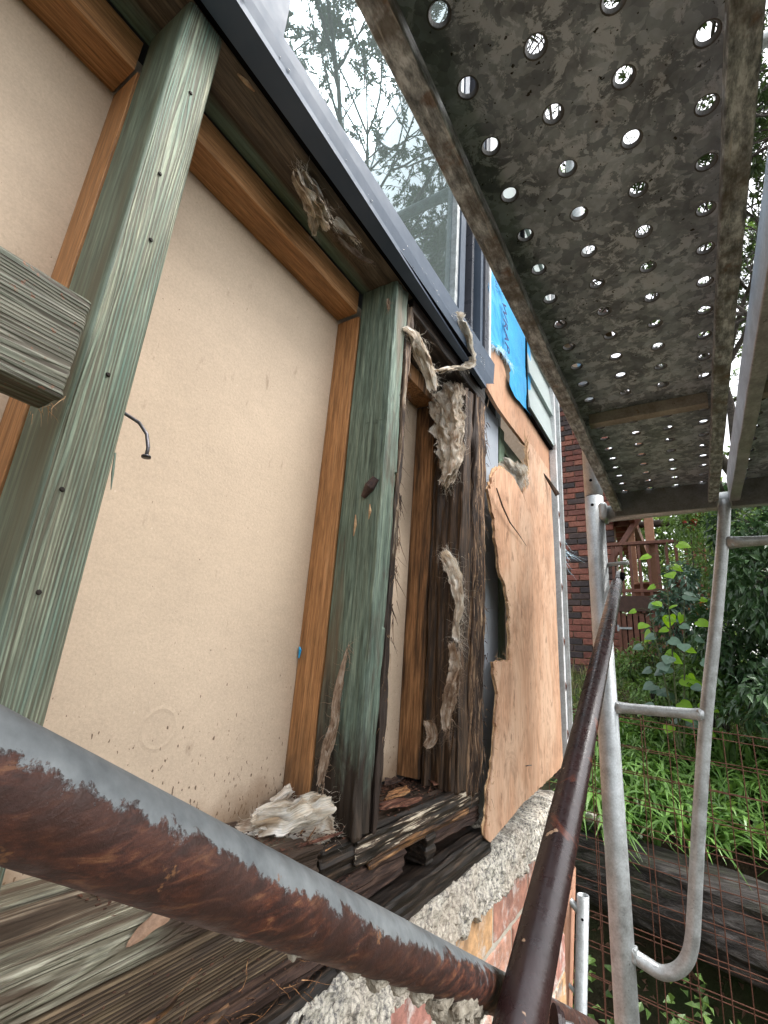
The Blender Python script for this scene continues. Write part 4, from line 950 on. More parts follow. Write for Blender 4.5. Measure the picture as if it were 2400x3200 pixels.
# ------------------------------------------------------------------ scaffold
def plank(x0, label, Ya, Yb, W=.235, rot=-.0048, cols=(.033, .092, .150, .209), group='steel scaffold planks overhead', flm='flange'):
    t = thing('scaffold_plank', label, 'scaffold plank', (x0, 0, .43), group)
    Z = .485; P = .0575; k0 = int(math.ceil((Ya - .209) / P)); k1 = int((Yb - .209) / P)
    # deck with pressed holes: 4 columns of cells and side strips
    mb = MB(); xe = [.004, .0625, .121, .1795, W - .004]; ym = [.209 + P * (k - .5) for k in range(k0, k1 + 2)]
    seg = 20; r1, r2 = .0098, .0067; dirt = []
    for ci in range(4):
        for ki in range(k0, k1 + 1):
            y0, y1 = .209 + P * (ki - .5), .209 + P * (ki + .5); xa, xb = xe[ci], xe[ci + 1]
            if ki == 12: mb.add([(x0 + xa, y0, Z), (x0 + xb, y0, Z), (x0 + xb, y1, Z), (x0 + xa, y1, Z)], [(0, 1, 2, 3)]); continue
            cx, cy = x0 + cols[ci], .209 + P * ki; V = []; F = []
            for j in range(seg):
                a = 2 * PI * (j + .5) / seg; c, s_ = math.cos(a), math.sin(a)
                # outer point on the cell rectangle
                tx = ((x0 + xb - cx) if c > 0 else (x0 + xa - cx)) / c if abs(c) > 1e-6 else 1e9
                ty = ((y1 - cy) if s_ > 0 else (y0 - cy)) / s_ if abs(s_) > 1e-6 else 1e9
                tt = min(tx, ty); V.append((cx + c * tt, cy + s_ * tt, Z))
            for rr, dz in ((r1, 0), (r1 * .86, .0004), (r2 * 1.12, .0022), (r2, .0036), (r2 * 1.10, .0040)):
                for j in range(seg): a = 2 * PI * (j + .5) / seg; V.append((cx + math.cos(a) * rr, cy + math.sin(a) * rr, Z + dz))
            # corners of the rectangle
            cor = [(x0 + xb, y1), (x0 + xa, y1), (x0 + xa, y0), (x0 + xb, y0)]; kk = len(V); V += [(a, b, Z) for a, b in cor]
            for L in range(5):
                for j in range(seg): a = L * seg + j; b = L * seg + (j + 1) % seg; F.append((a, b, b + seg, a + seg))
            for q in range(4):   # fill corner triangles
                cxr, cyr = cor[q]; best = None
                for j in range(seg):
                    a, b = V[j], V[(j + 1) % seg]
                    if abs(a[0] - b[0]) > 1e-7 and abs(a[1] - b[1]) > 1e-7:
                        if (a[0] - cx) * (cxr - cx) > 0 and (a[1] - cy) * (cyr - cy) > 0 or (b[0] - cx) * (cxr - cx) > 0 and (b[1] - cy) * (cyr - cy) > 0:
                            best = j
                if best is not None: F.append((best, kk + q, (best + 1) % seg))
            k0_ = len(mb.f); mb.add(V, F); dirt += list(range(k0_ + seg, k0_ + 5 * seg))
    dk_ = part('deck', mb, M['deck'], t); dk_.data.materials.append(M['hole_dirt'])
    for q in dirt: dk_.data.polygons[q].material_index = 1
    yA = ym[0]; yB = Yb
    for s_, nm in ((0, 'side_flange'), (1, 'side_flange')):
        xo = x0 + (0 if s_ == 0 else W); sg = 1 if s_ == 0 else -1
        fl = [(xo, Z + .006), (xo, .431), (xo + sg * .001, .430), (xo + sg * .020, .430), (xo + sg * .021, .432), (xo + sg * .021, .444), (xo + sg * .019, .444), (xo + sg * .019, .433), (xo + sg * .003, .433), (xo + sg * .003, Z + .0005), (xo + sg * .012, Z + .0005), (xo + sg * .012, Z + .006)]
        mb = MB(); ny = 50
        for i in range(ny + 1):
            y = yA + (yB - yA) * i / ny; mb.v += [(x + .0009 * nz((x, y, z), 9) + .0004 * nz((x, y, z), 60), y, z + .0006 * nz((x, y, 0), 30)) for x, z in fl]
        n2 = len(fl)
        for i in range(ny):
            for j in range(n2): a = i * n2 + j; b = i * n2 + (j + 1) % n2; mb.f.append((a, b, b + n2, a + n2) if s_ else (a + n2, b + n2, b, a))
        mb.f += [tuple(range(n2)), tuple(range(ny * n2, ny * n2 + n2))]
        part(nm, mb, M[flm] if s_ == 0 else M['flange'], t)
    part('crossbar', rbox((x0 + .022, .893, .462), (x0 + W - .022, .897, .484), (10, 1, 3), .001).box((x0 + .022, .8975, .4625), (x0 + W - .022, .914, .4645)), M['xbar'], t)
    part('crossbar', rbox((x0 + .022, .08, .445), (x0 + W - .022, .086, .484), (10, 1, 3), .001), M['flange'], t)
    part('end_plate', rbox((x0 + .004, yB - .004, .418), (x0 + W - .004, yB + .002, .4835), (10, 1, 6), .001), M['galv2'], t)
    part('end_hook', MB().path([(x0 + .03, yB + .03, .492), (x0 + W - .03, yB + .03, .492)], .004, 6), M['galv2'], t)
    t.rotation_euler = (0, 0, rot); return t
plank(-.1535, 'mottled galvanised scaffold plank with rows of round holes right above the window', -.25, 1.362)
plank(.106, 'second scaffold plank at the right picture edge with a bright brushed side', -.25, 1.362, flm='galv3', rot=-.003)

fr = thing('scaffold', 'galvanised scaffold end frame with upright, slim leaning leg and U bend', 'scaffold frame', (-.196, 1.38, -1.45))
X, Yf = -.196, 1.38
part('standard', MB().path([(X, Yf, -1.45), (X, Yf, .484)], .0243, 28), M['galv'], fr, smooth=True)
part('joint_sleeve', MB().path([(X, Yf, .4845), (X, Yf, .4865)], .0225, 28), M['rot_dark'], fr)
part('standard', MB().path([(X, Yf, .487), (X, Yf, 3.2)], .0243, 28), M['galv'], fr, 'upper tube set on the joint', smooth=True)
for z in (.528, .455): part('pin_hole', MB().path([(X - .002, Yf - .0235, z), (X - .002, Yf - .0247, z)], .0042, 12), M['black'], fr)
part('transom', MB().path([(X + .01, Yf + .008, .434), (.42, Yf + .014, .452)], .0225, 24), M['galv'], fr, smooth=True)
part('guard_rail', MB().path([(X + .02, Yf, 1.92), (.45, Yf, 1.92)], .0238, 16), M['galv'], fr, smooth=True)
part('weld', rbox((X + .012, Yf - .026, .408), (X + .034, Yf + .026, .462), (8, 8, 8), .010, lambda p, n: p + n * .0025 * nz(p, 160)), M['galv'], fr, smooth=True)
leg = [(.102, Yf, .44), (.088, Yf, .348), (.048, Yf, .13), (.009, Yf, -.066), (-.030, Yf, -.30), (-.0535, Yf, -.452), (-.062, Yf, -.502), (-.074, Yf, -.537), (-.094, Yf, -.562), (-.122, Yf, -.5755), (-.150, Yf, -.570), (-.178, Yf, -.562)]
Pp = []
for i in range(len(leg) - 1):
    a, b, c, d = [Vector(leg[max(0, min(len(leg) - 1, i + q))]) for q in (-1, 0, 1, 2)]
    for j in range(4):
        k = j / 4; Pp.append(.5 * ((2 * b) + (-a + c) * k + (2 * a - 5 * b + 4 * c - d) * k * k + (-a + 3 * b - 3 * c + d) * k ** 3))
Pp.append(Vector(leg[-1]))
part('slim_leg', MB().path(Pp, .0136, 20), M['galv'], fr, smooth=True)
def flat_rung(a, b, r):
    mb = MB(); a, b = Vector(a), Vector(b); pts = []; rad = []
    for i in range(13): u = i / 12; pts.append(a + (b - a) * u); rad.append(r * (1 + .35 * max(0, 1 - min(u, 1 - u) / .12)))
    mb.path(pts, rad, 18); return mb
part('rung', flat_rung((X + .020, Yf, -.066), (.006, Yf, -.063), .0118), M['galv'], fr, smooth=True)
part('rung', flat_rung((.095, Yf, .333), (.44, Yf, .335), .0118), M['galv'], fr, smooth=True)
for (x, z, r_) in ((X + .022, -.066, .014), (X + .022, -.561, .015), (-.003, -.064, .0135), (.100, .333, .0135)):
    part('weld', rbox((x - r_ * .55, Yf - r_, z - r_), (x + r_ * .55, Yf + r_, z + r_), (6, 8, 8), r_ * .5, lambda p, n: p + n * .002 * nz(p, 200)), M['galv'], fr, smooth=True)
part('brace_pin', MB().path([(X + .02, Yf, .290), (X + .075, Yf - .01, .2915)], .0052, 12), M['galv'], fr, smooth=True)
# far end frame of the transom, the second upright on the right
part('standard', MB().path([(.46, Yf, -1.45), (.46, Yf, .52)], .0243, 20), M['galv'], fr, 'far right upright outside the picture', smooth=True)

br = thing('scaffold_brace', 'glossy dark maroon painted diagonal brace tube in front of the upright', 'scaffold tube', (-.11, .4, -.2), 'crossed scaffold brace tubes')
a = Vector((-.088, -.104, -.39)); b = Vector((-.148, 1.33, .230)); a = b + (Vector((-.108, .374, -.183)) - b) * 1.32
dirb = (b - a).normalized()
part('tube', MB().path([a, b, b + dirb * .018, b + dirb * .028], [.0140, .0140, .0115, .006], 40), M['paint_tube'], br, smooth=True)
ee = b + dirb * .015
mb = MB(); s_ = Vector((.25, .1, .05)).normalized(); up = dirb
q = [ee + up * .0, ee + up * .075]; w1 = Vector((1, .2, 0)).normalized() * .0045; w2 = dirb.cross(w1).normalized() * .013
for c_ in q:
    for i, j in ((-1, -1), (1, -1), (1, 1), (-1, 1)): mb.v.append(tuple(c_ + w1 * i + w2 * j))
mb.f += [(0, 1, 2, 3), (7, 6, 5, 4), (0, 4, 5, 1), (1, 5, 6, 2), (2, 6, 7, 3), (3, 7, 4, 0)]
part('flattened_end', mb, M['galv2'], br)
c_ = ee + up * .058
part('latch', MB().path([c_ + w1 * .6 - Vector((0, 0, .012)), c_ + w1 * 1.7, c_ + w1 * 2.6 + Vector((0, 0, .012))], [.006, .010, .006], 8), M['black'], br)
rt = thing('scaffold_brace', 'thick rust streaked galvanised tube crossing the foreground', 'scaffold tube', (-.13, .25, -.12), 'crossed scaffold brace tubes')
A = Vector((-.127, .0647, -.0356)); C_ = Vector((-.139, .415, -.219)); dd = C_ - A
n_ = 120; pts = [A + dd * (-.55 + 2.6 * i / n_) for i in range(n_ + 1)]
part('tube', MB().path(pts, .0121, 64), M['rust_tube'], rt, smooth=True)
# crusts of old mortar under the tube
for k, (u, s1) in enumerate(((.40, .0022), (.46, .0030), (.52, .0026), (.59, .0034), (.66, .0044), (.72, .0062), (.77, .0056), (.83, .0036), (.28, .0018), (.20, .0014))):
    c = A + dd * u + Vector((.002, 0, -.0108 - s1 * .25))
    o = part('mortar_crust', rbox(tuple(c - Vector((s1 * 1.2, s1 * 2.4, s1))), tuple(c + Vector((s1 * 1.2, s1 * 2.4, s1))), (5, 8, 5), s1 * .8, lambda p, n: p + n * s1 * (.5 * nz(p, 300) + .4 * nz(p, 700))), M['moss'], rt)
# pivot bolt where the tubes cross
pv = C_ + dd * .05 ; bp = Vector((-.108, .374, -.183)) - dirb * .028
sb = Vector((.8, .42, -.12)).normalized()
pt = thing('pivot_bolt', 'rusty bolt and washers joining the two crossed tubes', 'bolt', tuple(bp))
o_ = bp + Vector((.012, .030, -.010))
part('washer', MB().path([o_ + sb * .000, o_ + sb * .0022], .0105, 24), M['paint_tube'], pt, smooth=False)
part('washer', MB().path([o_ + sb * .0030, o_ + sb * .0048], .0085, 24), M['paint_tube'], pt)
part('bolt_head', MB().path([o_ + sb * .0048, o_ + sb * .012], .0045, 6), M['galv2'], pt)
# stored tubes leaning low on the right of the brick corner
for (x, y, z, r_, lab) in ((-.375, 1.90, -.66, .0185, 'open galvanised tube end standing below the brick corner, the right one'), (-.425, 1.90, -.655, .0165, 'brown open tube end beside the brick corner, the middle one'), (-.435, 2.02, -.63, .0165, 'brown open tube end half hidden behind the maroon brace')):
    t = thing('stored_tube', lab, 'scaffold tube', (x, y, -1.45))
    mb = MB(); n_ = 24; zt = z; zb = -1.45; dx = -.055
    for rr, z1 in ((r_, zb), (r_, zt), (r_ * .86, zt), (r_ * .86, zb)):
        for j in range(n_): a_ = 2 * PI * j / n_; mb.v.append((x + rr * math.cos(a_) + (dx * (zt - z1) / .75), y + rr * math.sin(a_), z1))
    for L in range(3):
        for j in range(n_): a_ = L * n_ + j; b_ = L * n_ + (j + 1) % n_; mb.f.append((a_, b_, b_ + n_, a_ + n_))
    part('tube', mb, M['galv'] if r_ > .018 else M['post_pale'], t, smooth=True)
    if r_ > .018:
        part('side_arm', MB().path([(x - .006, y, z - .055), (x - .035, y, z - .03), (x - .10, y, z + .012)], .011, 12), M['galv'], t, smooth=True)
        part('side_arm', MB().path([(x - .02, y, z - .27), (x - .12, y, z - .20)], .006, 10), M['galv'], t, smooth=True)
        part('pin_hole', MB().path([(x - .002, y - r_ + .001, z - .06), (x - .002, y - r_ - .0005, z - .06)], .004, 10), M['black'], t)

# ------------------------------------------------------------------ rusty mesh
def meshpanel(Y, x0, x1, ztop, skew, label, off, sag):
    t = thing('wire_mesh', label, 'wire mesh', (0, Y, -1.4), 'rusty reinforcing mesh panels in front of the log')
    V = mesh('wire', MB().path([(.0008 * math.sin(k * 1.7), .001 * math.cos(k), -k * .16) for k in range(9)], .0018, 5), M['rustwire'])
    i = 0; x = x0 + off
    while x < x1:
        zt = ztop + (.05 if i % 3 == 0 else .015) + sag * (x - x0)
        inst('wire', V, t, (x, Y + skew * (x - x0), zt), (0, random.uniform(-.012, .012) + .01, 0)); x += .094; i += 1
    H = mesh('wire', MB().path([((x1 - x0) * k / 8, skew * (x1 - x0) * k / 8, .002 * math.sin(k * 2.1) + sag * (x1 - x0) * k / 8) for k in range(9)], .0018, 5), M['rustwire'])
    for k in range(13): inst('wire', H, t, (x0, Y + .0042, ztop - .02 - k * .094 + random.uniform(-.004, .004)), (0, random.uniform(-.004, .004), 0))
meshpanel(2.16, -.56, 1.1, -.105, -.06, 'front rusty wire mesh panel behind the U shaped leg', 0, -.04)
meshpanel(2.42, -.64, 1.2, -.13, .03, 'rear rusty wire mesh panel just in front of the grey log', .045, -.07)

# logs
def log(a, b, r0, r1, label, seed):
    a, b = Vector(a), Vector(b); mb = MB(); n_, sg = 90, 44; t = (b - a).normalized(); u = Vector((0, 0, 1)); u = (u - t * u.dot(t)).normalized(); w_ = t.cross(u)
    for i in range(n_ + 1):
        k = i / n_; c = a + (b - a) * k
        for j in range(sg):
            an = 2 * PI * j / sg; rr = (r0 + (r1 - r0) * k); sq = 1 / max(abs(math.cos(an)), abs(math.sin(an))) ** .45
            q = (math.cos(an) * .25, math.sin(an) * .25, k * 1.2 + seed)
            rr *= sq * (1 + .10 * nz(q, 5) + .13 * nz(q, 16, 2, .12) + .06 * nz(q, 45, 2, .15))
            mb.v.append(tuple(c + (u * math.cos(an) + w_ * math.sin(an)) * rr))
    for i in range(n_):
        for j in range(sg): p = i * sg + j; q = i * sg + (j + 1) % sg; mb.f.append((p, q, q + sg, p + sg))
    mb.f += [tuple(range(sg)), tuple(range(n_ * sg, n_ * sg + sg))]
    o = solo('log', mb, M['log'], label, 'log', 'old grey logs edging the garden bank', loc=tuple(a)); return o
log((-1.3, 3.20, -.83), (.9, 2.52, -.96), .150, .155, 'large grey weathered log behind the wire mesh', 1)
log((-1.5, 3.35, -1.20), (1.6, 2.75, -1.32), .16, .17, 'dark lower log half buried under the large grey one', 5)
for (x, y, z, r_, lab) in ((-.520, 2.90, -.665, .030, 'left one of two round pale stones on the log by the upright'), (-.465, 2.88, -.675, .028, 'right one of two round pale stones on the log by the upright')):
    solo('pale_stone', rbox((x - r_, y - r_, z - r_ * .8), (x + r_, y + r_, z + r_ * .8), (5, 5, 5), r_ * .75, lambda p, n: p + n * .003 * nz(p, 60)), M['shell'], lab, 'stone', smooth=True)

# ------------------------------------------------------------------ plants
def leaves(mb, P, D, L, W, fold=.25, droop=.2, segs=2, tipw=.0):
    """many folded pointed leaves; P positions, D directions (N,3), lengths L, widths W"""
    P, D = np.asarray(P), np.asarray(D); N = len(P); D = D / np.linalg.norm(D, axis=1, keepdims=True)
    up = RNG.normal(0, .35, (N, 3)) + np.array([0, 0, 1.]); Sd = np.cross(D, up); Sd /= np.linalg.norm(Sd, axis=1, keepdims=True) + 1e-9
    Nn = np.cross(Sd, D); L = np.broadcast_to(L, (N,))[:, None]; W = np.broadcast_to(W, (N,))[:, None]
    base = P; m1 = P + D * L * .45; tip = P + D * L - Nn * L * droop
    l = m1 - Sd * W * .5 + Nn * W * fold; r = m1 + Sd * W * .5 + Nn * W * fold
    V = np.stack([base, r, tip, l, m1 - Nn * 0], 1).reshape(-1, 3); k = len(mb.v)
    mb.v.extend(map(tuple, V.tolist()))
    for i in range(N): b = k + i * 5; mb.f += [(b, b + 1, b + 4), (b + 1, b + 2, b + 4), (b + 2, b + 3, b + 4), (b + 3, b, b + 4)]
def strap(mb, p, yaw, L, W, h, lean=.6, seg=6):
    c, s_ = math.cos(yaw), math.sin(yaw); sx, sy = -s_, c; V = []
    tw = random.uniform(-.5, .5)
    for i in range(seg + 1):
        u = i / seg; out = L * lean * (u ** 1.25); z = h * (1.9 * u - 1.35 * u * u * (.8 + lean * .5)); wd = W * (1 - u ** 2.2) * .5 + .0004
        q = (p[0] + c * out, p[1] + s_ * out, p[2] + z)
        V += [(q[0] - sx * wd, q[1] - sy * wd, q[2] + tw * wd), (q[0] + sx * wd, q[1] + sy * wd, q[2] - tw * wd)]
    mb.add(V, [(2 * i, 2 * i + 1, 2 * i + 3, 2 * i + 2) for i in range(seg)])
random.seed(33)
mb = MB()
for _ in range(360):
    y = random.uniform(2.92, 4.5) ** 1.0; x = random.uniform(-.62 - (y - 2.9) * .12, 1.6 + y * .1); z = hgt(x, y) - .01
    yaw0 = random.uniform(0, 6.3)
    for k in range(random.randint(8, 15)):
        strap(mb, (x + random.gauss(0, .02), y + random.gauss(0, .02), z), random.gauss(-1.2, 1.2), random.uniform(.22, .50), random.uniform(.014, .028), random.uniform(.14, .30), random.uniform(.5, 1.0))
solo('strap_leaf_ground_cover', mb, M['strap'], 'bright green strap leaved plants covering the bank above the log', 'plants', smooth=True, kind='stuff')
mb = MB()
for _ in range(2600):
    y = random.uniform(4.3, 7.0); x = random.uniform(-1.1 - (y - 4) * .1, 2.6); z = hgt(x, y)
    strap(mb, (x, y, z), random.uniform(0, 6.3), random.uniform(.1, .3), random.uniform(.004, .010), random.uniform(.1, .32), random.uniform(.3, .8), 4)
solo('long_grass', mb, M['grass'], 'pale long grass and weeds below the brick house', 'grass', kind='stuff')
mb = MB(); P = []; D = []
for _ in range(9000):
    y = random.uniform(3.9, 7.0); x = random.uniform(-1.0, 2.8); P.append((x, y, hgt(x, y) + abs(random.gauss(0, .13)) + .02)); D.append((random.gauss(0, 1), random.gauss(-.3, 1), random.gauss(.3, .5)))
leaves(mb, P, D, RNG.uniform(.03, .07, len(P)), RNG.uniform(.015, .03, len(P)))
solo('leafy_weeds', mb, M['mid_leaf'], 'low mid green leafy weeds over the upper bank', 'weeds', kind='stuff')
mb = MB(); P = []; D = []
for _ in range(1500):
    x, y = random.uniform(-.75, 1.0), random.uniform(1.75, 2.7); cl_ = nz((x, y, 0), 3.2)
    if cl_ < .02: continue
    P.append((x, y, hgt(x, y) + random.uniform(.03, .30) * (1 + cl_))); D.append((random.gauss(0, 1), random.gauss(-.5, 1), random.gauss(.4, .5)))
leaves(mb, P, D, RNG.uniform(.035, .07, len(P)), RNG.uniform(.02, .035, len(P)))
solo('low_weeds', mb, M['mid_leaf'], 'small bright weeds at the foot of the wire mesh', 'weeds', kind='stuff')
mb = MB(); P = []; D = []
for _ in range(7000):
    x, y = random.uniform(-.9, 1.4), random.uniform(1.6, 2.9); P.append((x, y, hgt(x, y) + random.uniform(.0, .03))); D.append((random.gauss(0, 1), random.gauss(0, 1), random.gauss(0, .3)))
leaves(mb, P, D, RNG.uniform(.025, .06, len(P)), RNG.uniform(.012, .028, len(P)))
solo('leaf_litter', mb, M['litter'], 'brown dead leaf litter on the soil behind the mesh', 'leaf litter', kind='stuff')

def blob_pts(n, cx, cy, cz, rx, ry, rz, seed, shell=.55):
    rg = np.random.default_rng(seed); d = rg.normal(0, 1, (n, 3)); d /= np.linalg.norm(d, axis=1, keepdims=True)
    k = (shell + (1 - shell) * rg.random((n, 1))) ; lum = np.array([1 + .28 * nz(q, 2.3) + .2 * nz(q, 6) for q in (d + seed).tolist()])[:, None]
    P = d * k * lum * np.array([rx, ry, rz]) + np.array([cx, cy, cz]); return P, d
def bush(name, label, c, r, n, mat, L, W, seed, group=None, cat='bush', stems=7, sub=6, sag=-.4):
    t = thing(name, label, cat, (c[0], c[1], hgt(c[0], c[1]) - .02), group)
    rg = np.random.default_rng(seed); mb = MB(); st = MB()
    base = Vector((c[0], c[1], hgt(c[0], c[1]) - .02))
    for k in range(sub):
        o_ = rg.normal(0, .42, 3) * np.array(r); cc = np.array(c) + o_; rr = np.array(r) * rg.uniform(.45, .75)
        P, D = blob_pts(n // sub, *cc, *rr, seed * 10 + k)
        D2 = D * .7 + rg.normal(0, .5, D.shape) + np.array([0, 0, sag]); leaves(mb, P, D2, rg.uniform(L * .6, L * 1.2, len(P)), rg.uniform(W * .7, W * 1.15, len(P)))
        mid = (base + Vector(cc)) / 2 + Vector((rg.normal() * .05, rg.normal() * .05, 0))
        st.path([base, mid, Vector(cc)], [.014, .009, .003], 5)
        for q in range(stems):
            e = Vector(P[q * 3]); st.path([Vector(cc), (Vector(cc) + e) / 2 + Vector((0, 0, .03)), e], [.004, .003, .001], 4)
    part('crown', mb, mat, t); part('stems', st, M['bark'], t)
    return t
bush('bush', 'dark glossy leafed bush on the right behind the slim leg', (.42, 4.1, .48), (.50, .45, .62), 5200, M['dark_leaf'], .085, .034, 11, None, 'bush', 7, 7)
bush('bush', 'second dark bush further right filling the picture edge', (1.15, 4.4, .45), (.55, .5, .75), 3600, M['dark_leaf'], .08, .032, 12)
bush('bush', 'fine leafed bush in front of the deck railing', (.18, 5.3, 1.05), (.38, .4, .42), 3400, M['mid_leaf'], .055, .020, 13)
bush('bush', 'low mid green shrub below the heart leafed sapling', (.02, 4.4, .10), (.30, .3, .22), 1700, M['mid_leaf'], .06, .024, 14)
bush('bush', 'blue green shrub between sapling and dark bush', (-.02, 4.7, .55), (.20, .2, .34), 700, M['blue_leaf'], .08, .034, 15)
bush('bush', 'upper right leafy shrub above the rung', (1.0, 5.8, 1.35), (.7, .6, .5), 3600, M['mid_leaf'], .06, .024, 16)
bush('bush', 'small orange autumn shrub beside the deck gate', (.13, 5.2, .72), (.09, .09, .08), 160, M['orange_leaf'], .06, .016, 17, None, 'shrub', 3, 3)
bush('bush', 'dark understorey shrub below the glossy bush', (.55, 3.7, -.08), (.55, .3, .25), 2200, M['dark_leaf'], .075, .03, 18)
bush('bush', 'bright mid green shrub spreading at the foot of the sapling', (-.35, 4.9, .12), (.45, .35, .22), 2600, M['mid_leaf'], .05, .022, 91)
bush('bush', 'bright green shrub under the gate slats', (.15, 4.6, .05), (.40, .3, .22), 2200, M['mid_leaf'], .05, .022, 92)
bush('bush', 'bright green shrub low behind the rung', (.75, 4.0, -.15), (.40, .3, .2), 2200, M['mid_leaf'], .05, .022, 93)
bush('bush', 'green bush filling the gap behind the glossy dark bush', (1.35, 6.6, .40), (.95, .4, .65), 3600, M['mid_leaf'], .07, .03, 94)
bush('bush', 'dark bush low between the glossy bush and the picture edge', (.95, 5.3, .25), (.5, .35, .5), 3000, M['dark_leaf'], .07, .03, 95)
# agapanthus-like clumps by the house corner
for i, (x, y, s_, lab) in enumerate(((-.72, 4.3, 1., 'long bladed clump at the white corner trim'), (-.60, 3.7, .8, 'long bladed clump just right of the white trim, nearer one'), (-.05, 5.2, .7, 'spiky upright clump below the gate'), (.12, 3.9, 1., 'upright broad bladed clump left of the slim leg'))):
    mb = MB(); random.seed(60 + i)
    for _ in range(26): strap(mb, (x + random.gauss(0, .02), y + random.gauss(0, .02), hgt(x, y) - .01), random.uniform(0, 6.3), .38 * s_, .020 * s_ + .004, random.uniform(.25, .42) * s_, random.uniform(.35, .9) if i < 3 else .15, 7)
    solo('bladed_clump', mb, M['strap'] if i != 0 else M['strap'], lab, 'plant', 'long bladed plant clumps on the bank', smooth=True)
# heart-leafed sapling
def heart(mb, p, d, L, up):
    d = Vector(d).normalized(); up = Vector(up); s_ = d.cross(up).normalized(); n_ = s_.cross(d)
    prof = [(-.10, .22), (-.06, .42), (.12, .54), (.38, .50), (.62, .34), (.84, .15), (1.0, 0)]
    V = [tuple(Vector(p))]; 
    for a, b in prof: V.append(tuple(Vector(p) + d * L * a + s_ * L * b * .92 - n_ * L * (.12 * b + .18 * a * a)))
    for a, b in reversed(prof[:-1]): V.append(tuple(Vector(p) + d * L * a - s_ * L * b * .92 - n_ * L * (.12 * b + .18 * a * a)))
    k = len(V); mid = Vector(p) + d * L * .45 - n_ * L * .02; V.append(tuple(mid))
    mb.add(V, [(i, i + 1, k) for i in range(k - 1)] + [(k - 1, 0, k)])
sp = thing('sapling', 'young sapling with big heart shaped lime and blue green leaves', 'sapling', (-.13, 3.9, hgt(-.13, 3.9)))
st = MB(); z0 = hgt(-.13, 3.9); random.seed(8)
for (sx, top, lean) in ((-.13, .93, .08), (-.20, .52, -.13), (-.05, .55, .10)):
    pts = [Vector((-.13, 3.9, z0)), Vector(((sx - .13) / 2, 3.9, (top * .5 + z0) * .6)), Vector((sx + lean * .3, 3.88, top))]; st.path(pts, [.008, .006, .003], 6)
    for k in range(17):
        u = .20 + .80 * k / 16; P_ = pts[1].lerp(pts[2], min(1, (u - .3) / .7)); yaw = k * 2.4 + sx * 9; d_ = Vector((math.cos(yaw), math.sin(yaw) * .6, .12)); L_ = random.uniform(.065, .11) * (1.15 - .35 * u)
        q = P_ + d_ * .10; st.path([P_, P_ + d_ * .05 + Vector((0, 0, .02)), q], [.003, .002, .0015], 4)
        mbl = MB(); heart(mbl, q, (d_[0], d_[1] * .6 - .2, -.35), L_, (random.gauss(0, .3), -.9, .8)); part('leaf', mbl, M['lime_leaf'] if (k % 3 == 0 or k > 12) else M['blue_leaf'], sp)
part('stem', st, M['stem'], sp)

# trees
def tree(label, base, h, dirn, seed, leafL, leafW, nleaf=7, depth=5, mat='tree_leaf', spread=.55, r0=.10, tips_leaf=True, split=3, lenk=.72, group='trees around the garden'):
    rg = random.Random(seed); t = thing('tree', label, 'tree', base, group); tr_ = MB(); tips = []
    def grow(p, d, L, r, k):
        n_ = 4; pts = [p]; q = p.copy(); dd_ = d.copy()
        for i in range(n_):
            dd_ = (dd_ + Vector((rg.gauss(0, .14), rg.gauss(0, .14), rg.gauss(.02, .08)))).normalized(); q = q + dd_ * L / n_; pts.append(q.copy())
            if k <= 2 and i > 0: tips.append((q.copy(), dd_.copy(), k))
        tr_.path(pts, [r * (1 - .35 * i / n_) for i in range(n_ + 1)], 7 if k > 2 else 4, False)
        if k == 0: tips.append((q, dd_, 0)); return
        for i in range(split if k > 1 else split + 1):
            nd = (dd_ + Vector((rg.gauss(0, spread), rg.gauss(0, spread), rg.gauss(.1, spread * .7)))).normalized(); grow(q, nd, L * lenk * rg.uniform(.75, 1.2), r * .60, k - 1)
    grow(Vector(base), Vector(dirn).normalized(), h, r0, depth)
    mb = MB(); P = []; D = []
    for (q, d, k) in tips:
        for _ in range(nleaf if k == 0 else max(1, nleaf // 3)):
            P.append(tuple(q + d * rg.uniform(-.06, .04) * h * .3)); D.append((d.x + rg.gauss(0, .8), d.y + rg.gauss(0, .8), d.z + rg.gauss(-.3, .6)))
    leaves(mb, P, D, RNG.uniform(leafL * .7, leafL * 1.2, len(P)), RNG.uniform(leafW * .7, leafW * 1.2, len(P)), .15, .15)
    part('trunk', tr_, M['bark'], t, smooth=True); part('crown', mb, M[mat], t)
    return t
T = lambda x, y: (x, y, hgt(x, y) - .1)
tree('tall spreading tree whose fine branches reflect in the window glass', T(2.3, 3.5), 2.6, (-.16, 0, 1), 3, .055, .015, 9, 6, spread=.55, r0=.09)
tree('bare twigged tree over the scaffold seen through the plank holes', T(1.7, 6.2), 2.4, (-.2, -.35, 1), 5, .05, .011, 1, 6, spread=.5, r0=.08)
tree('leafy tree near the scaffold with lance shaped leaf rosettes', T(2.1, 1.5), 2.4, (-.16, .06, 1), 9, .062, .018, 7, 6, spread=.5, r0=.06)
tree('twiggy tree further back reflected low in the window glass', T(2.7, 5.2), 2.7, (-.20, -.05, 1), 21, .05, .014, 8, 6, spread=.55, r0=.08)
tree('leaning dark tree behind the second plank at the right edge', T(1.35, 6.8), 2.2, (.02, -.1, 1), 12, .07, .026, 7, 6, spread=.55, r0=.11, mat='mid_leaf')
tree('far right tree beyond the dark bushes', T(4.2, 8.5), 2.4, (0, -.1, 1), 14, .10, .04, 9, 6, spread=.6, r0=.12, mat='mid_leaf')
bush('bush', 'loose green bush between the deck and the far trees', (1.2, 8.3, 1.1), (.9, .6, .9), 4200, M['mid_leaf'], .07, .03, 81)
bush('bush', 'wide green bush behind the dark bushes on the right', (2.4, 7.2, .9), (.9, .7, .9), 4200, M['mid_leaf'], .07, .03, 82)
